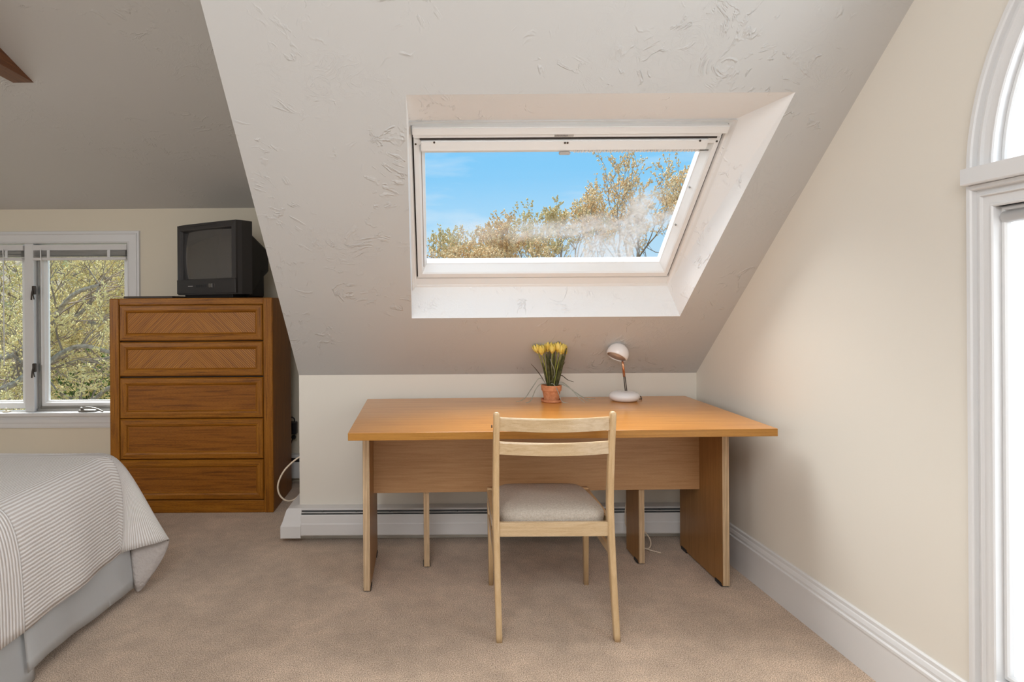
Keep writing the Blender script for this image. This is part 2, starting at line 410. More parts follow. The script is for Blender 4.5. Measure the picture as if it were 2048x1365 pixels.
# ------------------------------------------------------------------ room shell
T = .9325; YW = 3.25; ZK = .8775; NS = math.sqrt(1 + T * T); NY = T / NS; NZ = 1 / NS
def zs(y): return ZK + T * (YW - y)
def S(x, y, d=0.0): return Vector((x, y + d * NY, zs(y) + d * NZ))     # point on the roof slope, d outwards
def xl(y): return -.728 + .0153 * (YW - y)
def xw(y): return 1.407 + .05 * (YW - y)                                # right wall
def Wp(y, z, off=0.0): return Vector((xw(y) - off, y - off * .05, z))   # off: into the room
YD = 4.30; ZD = 1.946; TD = .322; YM = .947                             # dormer wall, its ceiling and where that meets the slope
XLW = -3.9; YR = -2.6
# floor
bm = B(); quad(bm, (XLW, YR, 0), (1.75, YR, 0), (1.75, YD, 0), (XLW, YD, 0))
obj('floor', bm, M['carpet'], kind='structure', label='beige brown cut pile carpet')
# sloped ceiling with the skylight opening
OTL, OTR, OBR, OBL = (-.0913, 2.073), (1.243, 2.0725), (1.1848, 2.915), (-.1075, 2.917)
A, Bc, C, D = (xl(3.25), 3.25), (xw(3.25), 3.25), (xw(.3) + .0, .3), (xl(.3), .3)
bm = B()
for q in ((A, Bc, OBR, OBL), (Bc, C, OTR, OBR), (C, D, OTL, OTR), (D, A, OBL, OTL)): quad(bm, *[S(*p) for p in q])
quad(bm, S(XLW, .3), S(xl(.3), .3), S(xl(YM), YM), S(XLW, YM))
quad(bm, S(XLW, .3), S(xw(.3), .3), (xw(YR), YR, 2.2), (XLW, YR, 2.2))
# outer skin of the roof so that no light leaks around the well
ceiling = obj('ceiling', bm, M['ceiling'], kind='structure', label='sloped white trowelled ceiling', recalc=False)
bm = B(); z0 = lambda y: ZD + TD * (YD - y)
quad(bm, (XLW, YD, ZD), (xl(YD) - .0, YD, ZD), (xl(YM), YM, z0(YM)), (XLW, YM, z0(YM)))
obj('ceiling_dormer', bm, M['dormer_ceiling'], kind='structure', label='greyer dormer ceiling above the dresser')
# skylight well
FX0, FX1, FY0, FY1, FD = -.092, 1.146, 2.215, 2.871, .15
bm = B(); inn = [S(FX0, FY0, FD), S(FX1, FY0, FD), S(FX1, FY1, FD), S(FX0 - .014, FY1, FD)]
outp = [S(*OTL), S(*OTR), S(*OBR), S(*OBL)]
for i in range(4): quad(bm, outp[i], outp[(i + 1) % 4], inn[(i + 1) % 4], inn[i])
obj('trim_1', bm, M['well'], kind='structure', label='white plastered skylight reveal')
# knee wall, dormer wall, cheek, left and rear walls
bm = B(); quad(bm, (xl(YW), YW, 0), (xw(YW), YW, 0), (xw(YW), YW, ZK), (xl(YW), YW, ZK))
obj('wall_back', bm, M['wall'], kind='structure', label='low beige knee wall behind the desk')
WX0, WX1, WZ0, WZ1 = -3.52, -2.172, .503, 1.702
bm = B(); xr = xl(YD)
quad(bm, (XLW, YD, 0), (xr, YD, 0), (xr, YD, WZ0), (XLW, YD, WZ0)); quad(bm, (XLW, YD, WZ1), (xr, YD, WZ1), (xr, YD, ZD), (XLW, YD, ZD))
quad(bm, (XLW, YD, WZ0), (WX0, YD, WZ0), (WX0, YD, WZ1), (XLW, YD, WZ1)); quad(bm, (WX1, YD, WZ0), (xr, YD, WZ0), (xr, YD, WZ1), (WX1, YD, WZ1))
obj('wall_far', bm, M['wall_far'], kind='structure', label='beige dormer wall around the casement window')
bm = B(); bm.faces.new([bm.verts.new(p) for p in ((xl(3.25), 3.25, 0), (xl(YD), YD, 0), (xl(YD), YD, ZD), (xl(YM), YM, z0(YM)), (xl(3.25), 3.25, ZK))])
obj('wall_cheek', bm, M['wall'], kind='structure', label='dormer cheek wall turning back beside the dresser')
bm = B(); quad(bm, (XLW, YR, 0), (XLW, YD, 0), (XLW, YD, ZD), (XLW, YM, z0(YM))); quad(bm, (XLW, YR, 0), (XLW, YM, z0(YM)), (XLW, .3, zs(.3)), (XLW, YR, 2.2))
obj('wall_left', bm, M['wall'], kind='structure')
bm = B(); quad(bm, (XLW, YR, 0), (xw(YR), YR, 0), (xw(YR), YR, 2.2), (XLW, YR, 2.2)); obj('wall_rear', bm, M['wall'], kind='structure')
# right wall with an arched opening
CY, CZ, RO, RI, HT = .864, 1.600, .767, .737, 1.507
ow0, ow1, osill = CY - RO, CY + RO, .22
bm = B()
zc = lambda y: zs(y) if y >= .3 else 2.2 + (zs(.3) - 2.2) * (y - YR) / (.3 - YR)
arc = sorted(set([round(CY - RO * math.cos(PI * i / 40), 5) for i in range(41)] + [.3]))
az = lambda y: CZ + math.sqrt(max(0, RO * RO - (y - CY) ** 2))
quad(bm, Wp(YW, 0), Wp(YW, ZK), Wp(ow1, zc(ow1)), Wp(ow1, 0)); quad(bm, Wp(ow0, 0), Wp(ow0, zc(ow0)), Wp(YR, 2.2), Wp(YR, 0))
for y0, y1 in zip(arc[:-1], arc[1:]): quad(bm, Wp(y0, az(y0)), Wp(y1, az(y1)), Wp(y1, zc(y1)), Wp(y0, zc(y0)))
quad(bm, Wp(ow0, 0), Wp(ow1, 0), Wp(ow1, osill), Wp(ow0, osill))
bmesh.ops.remove_doubles(bm, verts=bm.verts[:], dist=1e-5)
obj('wall_right', bm, M['wall'], kind='structure', label='plain beige wall right of the desk')
# baseboard right with a moulded cap
bm = B()
bprof = [(0, 0), (.018, 0), (.018, .135), (.021, .137), (.021, .146), (.015, .150), (.016, .160), (.012, .172), (.009, .175), (.009, .187), (.004, .191), (0, .191)]
for y0, y1 in ((3.18, YR),):
    prism(bm, bprof, lambda o_, z_, y=y0: Wp(y, z_, o_), lambda o_, z_, y=y1: Wp(y, z_, o_))
obj('baseboard_right', bm, M['trim'], kind='structure', label='tall white baseboard with a moulded cap')

# ------------------------------------------------------------------ window_3: arched window in the right wall
w3 = root('window_3', Wp(CY, .22), 'tall white window with half round top at the right edge', kind='structure')
F3 = lambda a, b, h: Wp(a, b, h)
cprof = [(0, -.06), (0, .008), (.003, .011), (.006, .011), (.008, .006), (.029, .007), (.032, .014), (.035, .014), (.037, .006), (.048, .006), (.050, .018), (.053, .022), (.063, .022), (.063, 0)]

bm = B(); sweep(bm, [(CY + RI, .252), (CY + RI, HT), (CY - RI, HT), (CY - RI, .252)], [(-w, h) for w, h in cprof], F3, True)
obj('casing', bm, M['trim'], w3)
bm = B(); sweep(bm, [(CY + RI * math.cos(a), CZ + RI * math.sin(a)) for a in [PI * i / 48 for i in range(49)]], [(-w, h) for w, h in cprof], F3)
obj('arch_casing', bm, M['trim'], w3)
bm = B()
prism(bm, [(0, 1.571), (.040, 1.571), (.042, 1.574), (.042, 1.616), (.0, 1.618), (-.06, 1.618), (-.06, HT), (0, HT)], lambda o_, z_: Wp(CY + RI + .060, z_, o_), lambda o_, z_: Wp(CY - RI - .060, z_, o_))
obj('lintel_bar', bm, M['trim'], w3)
# sashes
sprof = [(0, -.06), (0, -.014), (.004, -.011), (.011, -.011), (.014, -.016), (.016, -.06)]
bm = B(); sweep(bm, [(CY - RI, .256), (CY + RI, .256), (CY + RI, HT), (CY - RI, HT)], sprof, F3, True)
for o_ in (0,): box(bm, Wp(CY - .03, .256, -.02), Wp(CY + .03, HT, -.06))
obj('sash', bm, M['trim'], w3)
bm = B(); sweep(bm, [(CY + RI * math.cos(a), CZ + RI * math.sin(a)) for a in [PI * i / 48 for i in range(49)]], sprof, F3)
box(bm, Wp(CY - .02, CZ, -.02), Wp(CY + .02, CZ + RI, -.06))
for a in (45, 135):
    c_, s_ = math.cos(math.radians(a)), math.sin(math.radians(a))
    tube(bm, [Wp(CY + .05 * c_, CZ + .05 * s_, -.04), Wp(CY + RI * c_, CZ + RI * s_, -.04)], .012, 6)
obj('arch_sash', bm, M['trim'], w3)
bm = B(); quad(bm, Wp(CY - RI, .256, -.045), Wp(CY + RI, .256, -.045), Wp(CY + RI, HT, -.045), Wp(CY - RI, HT, -.045)); obj('pane', bm, M['glass'], w3)
bm = B(); bm.faces.new([bm.verts.new(Wp(CY + RI * math.cos(a), CZ + RI * math.sin(a), -.045)) for a in [PI * i / 48 for i in range(49)]]); obj('pane', bm, M['glass'], w3)
sh = root('roller_shade', Wp(CY, .40, -.03), 'white roller shade drawn down behind the tall right window frame', 'shade')
bm = B(); n = 30
for i in range(n): 
    y0 = CY - RI + .012 + (2 * RI - .024) * i / n; y1 = CY - RI + .012 + (2 * RI - .024) * (i + 1) / n
    quad(bm, Wp(y0, .262, -.026), Wp(y1, .262, -.026), Wp(y1, 1.47, -.026), Wp(y0, 1.47, -.026))
obj('fabric', bm, M['shade'], sh)
bm = B(); tube(bm, [Wp(CY - RI + .008, 1.478, -.018), Wp(CY + RI - .008, 1.478, -.018)], .016, 14); obj('roller', bm, M['trim'], sh, smooth=True)
bm = B(); tube(bm, [Wp(CY - RI + .012, .262, -.026), Wp(CY + RI - .012, .262, -.026)], .006, 8); obj('hem_bar', bm, M['trim'], sh, smooth=True)

# ------------------------------------------------------------------ window_2: roof window
w2 = root('window_2', S(.5, FY1, .15), 'roof window with smeared glass and pleated blind pushed up', kind='structure')
F2 = lambda a, b, h: S(a, b, h)
bm = B(); sweep(bm, [(FX0 - .012, FY0 - .01), (FX1 + .012, FY0 - .01), (FX1 + .012, FY1 + .01), (FX0 - .012, FY1 + .01)], [(0, .13), (0, .24), (.022, .24), (.022, .158), (.018, .150), (.010, .148)], F2, True)
obj('frame', bm, M['frame_white'], w2)
SX0, SX1, SY0, SY1 = -.076, 1.126, 2.262, 2.822
bm = B(); sweep(bm, [(SX0 - .012, SY0 - .012), (SX1 + .012, SY0 - .012), (SX1 + .012, SY1 + .012), (SX0 - .012, SY1 + .012)], [(0, .162), (0, .23), (.02, .23), (.02, .166)], F2, True)
obj('seal_gap', bm, M['gap'], w2, label='dark gasket gap')
bm = B(); sweep(bm, [(SX0, SY0), (SX1, SY0), (SX1, SY1), (SX0, SY1)], [(0, .22), (0, .146), (.004, .143), (.020, .143), (.024, .149), (.040, .182), (.043, .186), (.043, .22)], F2, True)
obj('sash', bm, M['frame_white'], w2)
bm = B(); uvl = bm.loops.layers.uv.new('UVMap')
gx0, gx1, gy0, gy1 = SX0 + .036, SX1 - .036, SY0 + .036, SY1 - .036
f = quad(bm, S(gx0, gy1, .189), S(gx1, gy1, .189), S(gx1, gy0, .189), S(gx0, gy0, .189)); hh = (gy1 - gy0) * NS
for lp, uv in zip(f.loops, ((0, 0), (gx1 - gx0, 0), (gx1 - gx0, hh), (0, hh))): lp[uvl].uv = uv
obj('pane', bm, M['glass_haze'], w2, recalc=False, label='glass with a pale condensation smear')
bm = B()
def slab(bm, x0, x1, y0, y1, d0, d1, bev=.003):
    t = bmesh.new(); bmesh.ops.create_cube(t, size=1)
    L = (y1 - y0) * NS
    for v in t.verts: v.co = Vector((v.co.x * (x1 - x0), v.co.y * L, v.co.z * (d1 - d0)))
    if bev: bmesh.ops.bevel(t, geom=t.edges[:], offset=bev, segments=2, affect='EDGES')
    c = S((x0 + x1) / 2, (y0 + y1) / 2, (d0 + d1) / 2)
    R = Matrix((Vector((1, 0, 0)), Vector((0, 1 / NS, -T / NS)), Vector((0, NY, NZ)))).transposed().to_4x4()
    t.transform(Matrix.Translation(c) @ R); join(bm, t)
slab(bm, FX0 + .004, FX1 - .004, 2.8275, 2.874, .152, .20); obj('frame_sill', bm, M['frame_white'], w2); bm = B(); slab(bm, FX0 + .012, FX1 - .010, 2.222, 2.247, .128, .165); slab(bm, FX0 + .014, FX1 - .026, 2.240, 2.258, .134, .165)
obj('vent_bar', bm, M['frame_white'], w2)
bm = B(); slab(bm, SX0 + .028, SX1 - .05, 2.2655, 2.2985, .128, .150)
for i in range(70):
    x = .56 + (1.07 - .56) * i / 70; slab(bm, x, x + .0052, 2.2985, 2.311, .140 + (i % 2) * .003, .152, 0)
slab(bm, SX0 + .03, .56, 2.2985, 2.309, .141, .152, .002)
bl = obj('blind', bm, M['frame_white'], w2, label='pleated blind folded at the top')
bm = B(); slab(bm, SX0 + .024, SX1 - .02, 2.2590, 2.2638, .136, .1424, 0); obj('seal_gap', bm, M['gap'], w2, label='dark strip standing in for the gap shade under the vent bar')  # thin dark slab laid on the sash to imitate the shadow line
bm = B(); slab(bm, .500, .545, 2.306, 2.315, .130, .142); obj('pull', bm, M['label'], bl)
bm = B(); slab(bm, 1.055, 1.095, 2.302, 2.307, .136, .144); obj('clip', bm, M['metal'], bl)
bm = B()
for x, y in ((.005, 2.268), (.515, 2.272), (.525, 2.272), (1.04, 2.268)): lathe(bm, [(0.004, 0), (.004, .003)], n=8, mt=Matrix.Translation(S(x, y, .1255)) @ Vector((0, NY, NZ)).to_track_quat('Z', 'Y').to_matrix().to_4x4())
for x, y in ((SX0 + .008, 2.280), (SX1 - .012, 2.277)): lathe(bm, [(0.004, 0), (.004, .003)], n=8, mt=Matrix.Translation(S(x, y, .1405)) @ Vector((0, NY, NZ)).to_track_quat('Z', 'Y').to_matrix().to_4x4())
obj('screw', bm, M['bronze'], w2, kind='stuff', label='small dark screw heads')
bm = B(); slab(bm, .470, .545, 2.244, 2.255, .1325, .134, 0); obj('sticker', bm, M['label'], w2)
bm = B()
for i in range(3):
    x = .473
    while x < .520:
        w = rng.uniform(.003, .009); slab(bm, x, min(x + w, .522), 2.2455 + i * .0032, 2.2469 + i * .0032, .1318, .1325, 0); x += w + .0018
obj('small_print', bm, M['ink'], w2, kind='stuff')
bm = B()
for yy in (2.45, 2.60): slab(bm, SX1 - .041, SX1 - .033, yy, yy + .006, .166, .178)
slab(bm, SX0 + .026, SX0 + .031, SY0 + .04, SY1 - .045, .158, .166, 0)
obj('hook', bm, M['metal'], w2, kind='stuff')

# ------------------------------------------------------------------ window_1: dormer casement window
w1 = root('window_1', ((WX0 + WX1) / 2, YD, .39), 'white casement window left of the dresser', kind='structure')
F1 = lambda a, b, h: Vector((a, YD - h, b))
cp = [(0, -.09), (0, .012), (.006, .016), (.012, .012), (.060, .014), (.064, .020), (.068, .020), (.070, .015), (.084, .015), (.088, .0)]
bm = B(); sweep(bm, [(WX1, WZ0 - .02), (WX1, WZ1), (WX0, WZ1), (WX0, WZ0 - .02)], [(-w, h) for w, h in cp], F1)
obj('casing', bm, M['trim'], w1)
bm = B(); box(bm, (WX0 - .11, YD - .045, .480), (WX1 + .11, YD + .09, .506), .006); obj('sill', bm, M['trim'], w1)
bm = B(); prism(bm, [(0, .392), (.012, .392), (.016, .405), (.016, .425), (.020, .432), (.020, .455), (.014, .462), (.014, .480), (0, .480)], lambda o_, z_: Vector((WX0 - .09, YD - o_, z_)), lambda o_, z_: Vector((WX1 + .088, YD - o_, z_)))
obj('apron', bm, M['trim'], w1)
bm = B(); box(bm, (-2.908, YD - .004, .506), (-2.842, YD + .09, 1.702), .004); obj('mullion', bm, M['trim'], w1)
# right sash (opens outward a little at its left stile), left sash
for nm, x0, x1 in (('sash', -2.842, WX1), ('sash', WX0, -2.908)):
    bm = B(); sweep(bm, [(x0 + .004, .522), (x1 - .004, .522), (x1 - .004, 1.690), (x0 + .004, 1.690)], [(0, -.085), (0, -.05), (.012, -.045), (.040, -.045), (.046, -.056), (.055, -.062), (.055, -.085)], F1, True)
    s1 = obj(nm, bm, M['frame_white'], w1)
    bm = B(); quad(bm, (x0 + .05, YD + .075, .57), (x1 - .05, YD + .075, .57), (x1 - .05, YD + .075, 1.64), (x0 + .05, YD + .075, 1.64)); obj('pane', bm, M['glass'], s1)
bm = B()
for x in (-2.832,): box(bm, (x, YD + .03, .512), (x + .012, YD + .05, 1.69))
box(bm, (-2.842, YD + .02, .506), (WX1, YD + .06, .524)); box(bm, (-2.84, YD + .035, .520), (WX1, YD + .048, .540))
obj('weather_strip', bm, M['metal'], w1, label='grey weather strip')
for zz in (1.34, .79):
    bm = B(); box(bm, (-2.846, YD - .022, zz), (-2.824, YD + .0, zz + .062), .005)
    tube(bm, smooth_path([(-2.832, YD - .020, zz + .05), (-2.835, YD - .034, zz + .01), (-2.842, YD - .03, zz - .038)]), .005, 8)
    tube(bm, [(-2.838, YD - .022, zz + .01), (-2.826, YD - .024, zz - .034)], .004, 8)
    obj('sash_lock', bm, M['bronze'], w1, label='dark bronze sash lock')
bm = B(); box(bm, (-2.52, YD - .03, .507), (-2.40, YD + .02, .522), .006)
tube(bm, smooth_path([(-2.50, YD - .015, .518), (-2.46, YD - .03, .540), (-2.38, YD - .05, .535), (-2.33, YD - .05, .512)]), .006, 8)
bmesh.ops.create_icosphere(bm, subdivisions=2, radius=.010, matrix=Matrix.Translation((-2.50, YD - .02, .532)))
obj('crank_handle', bm, M['metal'], w1, label='grey metal crank handle', smooth=True)
bm = B(); box(bm, (-3.06, YD - .02, .507), (-3.02, YD + .02, .515), .003); tube(bm, [(-3.045, YD, .512), (-3.042, YD - .003, .535)], .005, 8); obj('latch', bm, M['plate'], w1)

def blind(name, x0, x1, ztop, n, label, side):
    r = root(name, ((x0 + x1) / 2, YD + .0, ztop - .12), label, 'blind')
    bm = B(); box(bm, (x0, YD - .014, ztop - .040), (x1, YD + .016, ztop), .003); obj('headrail', bm, M['blind'], r)
    bm = B(); z = ztop - .044
    for i in range(n):
        t = bmesh.new(); rings = []
        for xx in (x0 + .006, x1 - .006):
            rings.append([Vector((xx, YD - .022 + .042 * j / 4, z - i * .0034 + .0022 * math.sin(PI * j / 4) + rng.uniform(-.0006, .0006))) for j in range(5)] + [Vector((xx, YD - .022 + .042 * j / 4, z - i * .0034 - .0008 + .0022 * math.sin(PI * j / 4))) for j in range(4, -1, -1)])
        ring_loft(bm, rings); t.free()
    obj('slat_stack', bm, M['blind'], r, kind='stuff')
    zb = z - n * .0034
    bm = B(); box(bm, (x0 + .002, YD - .022, zb - .022), (x1 - .002, YD + .012, zb - .002), .004); obj('bottom_rail', bm, M['blind'], r)
    for fx in (.18, .82):
        bm = B(); x = x0 + (x1 - x0) * fx; box(bm, (x - .010, YD - .0265, zb - .004), (x + .010, YD - .0235, z + .004)); obj('ladder_tape', bm, M['trim'], r)
    bm = B(); xx = side; tube(bm, [(xx, YD - .03, ztop - .03), (xx + .004, YD - .032, ztop - .12), (xx + .004, YD - .03, ztop - .85)], .0035, 6); obj('tilt_wand', bm, M['trim'], r)
blind('window_blind', -2.842, WX1 - .004, 1.692, 13, 'raised white venetian blind on the right casement beside the dresser', -2.775)
blind('window_blind', WX0 + .01, -2.912, 1.692, 13, 'raised white venetian blind on the left casement at the photo edge', -3.04)

# ------------------------------------------------------------------ beam, heater
bm = B(); prism(bm, [(3.02, 2.366), (2.56, 2.51), (YR, 2.51), (YR, 2.366)], lambda y, z: Vector((-2.076, y, z)), lambda y, z: Vector((-1.974, y, z)))
obj('trim_2', bm, M['beam'], kind='structure', label='dark stained wooden tie beam under the dormer ceiling')

ht = root('baseboard_heater', (.3, 3.2, 0), 'white baseboard heater along the knee wall behind the desk', 'heater')
HX0, HX1 = -.708, 1.380
bm = B(); prism(bm, [(3.250, .182), (3.192, .181), (3.186, .1775), (3.186, .173), (3.192, .176), (3.246, .177)], lambda y, z: Vector((HX0, y, z)), lambda y, z: Vector((HX1, y, z))); obj('top_cover', bm, M['heater'], ht)
bm = B(); prism(bm, [(3.186, .150), (3.181, .151), (3.179, .146), (3.176, .108), (3.172, .102), (3.172, .048), (3.176, .042), (3.190, .042), (3.190, .147)], lambda y, z: Vector((HX0, y, z)), lambda y, z: Vector((HX1, y, z))); obj('front_panel', bm, M['heater'], ht)
bm = B(); box(bm, (HX0, 3.200, .05), (HX1, 3.246, .172))
for i in range(12):
    x = HX0 + .11 + i * .178; box(bm, (x, 3.189, .150), (x + .006, 3.2, .172)); box(bm, (x - .018, 3.186, .152), (x + .020, 3.2, .159))
obj('fin_element', bm, M['heater_dark'], ht)
bm = B(); prism(bm, [(3.188, .1615), (3.184, .1605), (3.184, .1585), (3.199, .160)], lambda y, z: Vector((HX0, y, z)), lambda y, z: Vector((HX1, y, z))); obj('damper', bm, M['heater'], ht)
hp = [(0, .183), (.050, .180), (.058, .172), (.074, .118), (.078, .108), (.084, .094), (.084, .033), (0, .033)]
bm = B(); xc = xl(YW)
ring_loft(bm, [[Vector((HX0 + .002, YW - d, z)) for d, z in hp], [Vector((xc - d, YW - d, z)) for d, z in hp], [Vector((xc - d, 3.34, z)) for d, z in hp]]); obj('corner_cap', bm, M['heater'], ht)
hr = [(0, .181), (.048, .178), (.072, .118), (.074, .042), (0, .042)]
bm = B(); ring_loft(bm, [[Vector((xc - d, 3.342, z)) for d, z in hr], [Vector((xc - d, YD - .085, z)) for d, z in hr]]); obj('return_run', bm, M['heater'], ht)
bm = B(); prism(bm, [(0, .20), (.045, .20), (.05, .19), (.05, .178), (.030, .176), (.030, .154), (.060, .150), (.065, .04), (0, .04)], lambda d, z: Vector((xl(YD) - .004, YD - d, z)), lambda d, z: Vector((-3.4, YD - d, z))); hf = obj('far_run', bm, M['heater'], ht)
bm = B(); box(bm, (-3.38, YD - .055, .150), (xl(YD) - .06, YD - .031, .178)); obj('slot', bm, M['black'], hf)

# ------------------------------------------------------------------ desk
DK = root('desk', (.499, 2.79, 0), 'long orange beech desk standing against the low knee wall', 'desk', rz=math.radians(1.1))
def L(bm, name, m, par=DK, **k): return obj(name, bm, m, par, local=True, **k)
dx, dy = -.499, -2.79
bm = B(); box(bm, (-.8455, -.422, .7265), (.8455, .420, .757), .0015); 
for f in bm.faces: pass
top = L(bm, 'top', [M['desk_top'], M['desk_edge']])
for p in top.data.polygons:
    if abs(p.normal.z) < .5: p.material_index = 1
def panel(x0, x1, y0, y1):
    bm = B(); box(bm, (x0 + dx, y0 + dy, .008), (x1 + dx, y1 + dy, .7262), .001)
    o = L(bm, 'side_panel', [M['desk_side_shaded'], M['plywood']])
    for p in o.data.polygons:
        if abs(p.normal.y) > .7: p.material_index = 1
    for yy in (y0 + .012, y1 - .075):
        bm = B(); box(bm, (x0 + dx - .003, yy + dy, 0), (x1 + dx + .003, yy + dy + .06, .016), .003)
        obj('foot_pad', bm, M['black'], o, local=True)
    return o
panel(-.318, -.289, 2.650, 3.085); panel(1.259, 1.2885, 2.642, 3.085)
for x0, x1 in ((-.054, -.027), (.975, 1.002)):
    bm = B(); box(bm, (x0 + dx, 2.884 + dy, .008), (x1 + dx, 3.065 + dy, .7262), .001); o = L(bm, 'support_fin', [M['desk_side_shaded'], M['plywood']])
    for p in o.data.polygons:
        if abs(p.normal.y) > .7: p.material_index = 1
    bm = B(); box(bm, (x0 + dx - .003, 2.90 + dy, 0), (x1 + dx + .003, 2.95 + dy, .016), .003); obj('foot_pad', bm, M['black'], o, local=True)
bm = B(); box(bm, (-.289 + dx, 2.863 + dy, .367), (1.259 + dx, 2.883 + dy, .7262), .001); mo = L(bm, 'modesty_panel', M['desk_panel'])
bm = B(); lathe(bm, [(0.0, -.0015), (.007, -.0015), (.007, .0), (0, 0)], n=14, mt=Matrix.Translation((.905 + dx, 2.8625 + dy, .387)) @ Matrix.Rotation(PI/2, 4, 'X')); obj('cover_cap', bm, M['desk_panel'], mo, local=True)

# ------------------------------------------------------------------ chair
CH = root('dining_chair', (.454, 2.48, 0), 'pale birch ladder back chair with grey tweed seat pulled up to the desk', 'chair')
def Cc(bm, name, m, **k): return obj(name, bm, m, CH, **k)
for s, xb in ((-1, (.233, .2325, .2305, .236)), (1, (.671, .6715, .669, .676))):
    pass
def post(x_bot, x_mid, x_top):
    pts = smooth_path([(x_bot, 2.252, .0), (x_mid - (x_mid - x_bot) * .35, 2.285, .20), (x_mid, 2.312, .40), (x_mid, 2.318, .52), ((x_mid + x_top) / 2, 2.308, .68), (x_top, 2.290, .836)], 6)
    n = len(pts); rings = []
    for i, p in enumerate(pts):
        t = i / (n - 1)
        hw = .0118 + .0012 * math.sin(PI * t); hd = .014 + .006 * math.sin(PI * min(1, t * 1.15))
        rr = [p + Vector((hw * math.copysign(abs(math.cos(a)) ** .45, math.cos(a)), hd * math.copysign(abs(math.sin(a)) ** .45, math.sin(a)), 0)) for a in [2 * PI * j / 16 for j in range(16)]]
        rings.append(rr)
    # rounded top
    top = pts[-1]
    for f, dz in ((.93, .004), (.75, .008), (.4, .0105)):
        rings.append([top + Vector(((q - top).x * f, (q - top).y * f, dz)) for q in rings[n - 1]])
    bm = B(); ring_loft(bm, rings); return bm
Cc(post(.2345, .2320, .2340), 'back_post', M['chair'], smooth=True)
Cc(post(.6725, .6690, .6745), 'back_post', M['chair'], smooth=True)
def rail(z0, z1, y, bow, x0, x1, th=.016):
    bm = B(); rings = []
    for i in range(21):
        t = i / 20; x = x0 + (x1 - x0) * t; yy = y - bow * math.sin(PI * t)
        c = [(-.5, 0.0), (-.5, .88), (-.36, .97), (0, 1.0), (.36, .97), (.5, .88), (.5, .0), (.36, -.02), (-.36, -.02)]
        rings.append([Vector((x, yy + a * th, z0 + b * (z1 - z0))) for a, b in c])
    ring_loft(bm, rings); return bm
Cc(rail(.776, .826, 2.297, .040, .244, .664), 'back_rail', M['chair_x'], smooth=False)
Cc(rail(.684, .732, 2.305, .034, .243, .662), 'back_rail', M['chair_x'], smooth=False)
bm = B(); box(bm, (.243, 2.302, .368), (.660, 2.322, .4215), .003); Cc(bm, 'seat_rail', M['chair_x'])
bm = B(); box(bm, (.255, 2.690, .370), (.662, 2.708, .4215), .003); Cc(bm, 'seat_rail', M['chair_x'])
for x, xf in ((.2275, .2415), (.6725, .676)):
    bm = B(); rings = []
    for y, xx in ((2.318, x), (2.700, xf)): rings.append([Vector((xx + a, y, z)) for a, z in ((-.010, .385), (.010, .385), (.010, .428), (-.010, .428))])
    ring_loft(bm, rings); bmesh.ops.bevel(bm, geom=bm.edges[:], offset=.003, segments=2, affect='EDGES'); Cc(bm, 'side_rail', M['chair'])
    bm = B(); rings = []
    for y, xx in ((2.31, x), (2.700, xf)): rings.append([Vector((xx + a, y, z)) for a, z in ((-.007, .290), (.007, .290), (.007, .318), (-.007, .318))])
    ring_loft(bm, rings); Cc(bm, 'stretcher', M['chair'])
for x in (.2465, .6715):
    bm = B(); rings = []
    for z, hw, dy2 in ((0, .0105, 0), (.2, .0125, 0), (.432, .0145, 0)):
        rings.append([Vector((x + hw * math.copysign(abs(math.cos(a)) ** .4, math.cos(a)), 2.706 + hw * 1.15 * math.copysign(abs(math.sin(a)) ** .4, math.sin(a)), z)) for a in [2 * PI * j / 16 for j in range(16)]])
    ring_loft(bm, rings); Cc(bm, 'front_leg', M['chair'], smooth=True)
# cushion
bm = B(); nx, ny = 22, 20; grid = []
def sup(a, p): return math.copysign(abs(a) ** p, a)
for lvl, (ins, z) in enumerate(((.004, .394), (.001, .408), (.0, .430), (.001, .442), (.008, .4525), (.022, .4610), (.060, .468), (.12, .472), (.18, .474))):
    ring = []
    for j in range(64):
        a = 2 * PI * j / 64; cx = sup(math.cos(a), .30); sy = sup(math.sin(a), .30)
        yy = 2.511 + (.184 - ins) * sy; f = (yy - 2.327) / .37
        hw = (.2125 - .020 * f - ins)
        ring.append(Vector((.4565 + hw * cx, yy, z + .002 * math.sin(PI * f) * (lvl > 4))))
    grid.append(ring)
ring_loft(bm, grid, True, True); Cc(bm, 'seat', M['tweed'], smooth=True)
for x, y, z in ((.2185, 2.300, .79), (.2205, 2.33, .395)):
    bm = B(); lathe(bm, [(0, 0), (.006, 0), (.006, .004), (0, .004)], n=12, mt=Matrix.Translation((x, y, z)) @ Matrix.Rotation(-PI/2, 4, 'Y'))
    Cc(bm, 'screw_cap', M['bronze'])

# ------------------------------------------------------------------ desk lamp
DT = .757
LP = root('desk_lamp', (.966, 3.08, DT), 'small white desk lamp with a round head on copper stem', 'lamp')
bm = B(); prof = [(0, 0), (.050, 0.0), (.062, .003), (.072, .012), (.0765, .023), (.074, .033), (.064, .042), (.048, .0475), (.028, .0500), (0, .0505)]
lathe(bm, prof, (.966, 3.08, DT), 40); base = obj('base', bm, M['lamp'], LP, smooth=True)
bm = B(); tube(bm, [(.960 + .018 * math.cos(a), 3.055 + .012 * math.sin(a), DT + .0495 - .0005) for a in [2 * PI * i / 20 for i in range(21)]], .0012, 5); obj('switch', bm, M['label'], base)
bm = B(); tube(bm, [(.9715, 3.08, DT + .046), (.9595, 3.075, .905)], .0026, 8); tube(bm, [(.9795, 3.08, DT + .046), (.9655, 3.075, .905)], .0026, 8); obj('stem', bm, M['bronze'], LP)
bm = B(); tube(bm, [(.9645, 3.076, .880), (.9600, 3.072, .925), (.9535, 3.067, .960)], [.0062, .0065, .0048], 10); obj('stem_tube', bm, M['copper'], LP, smooth=True)
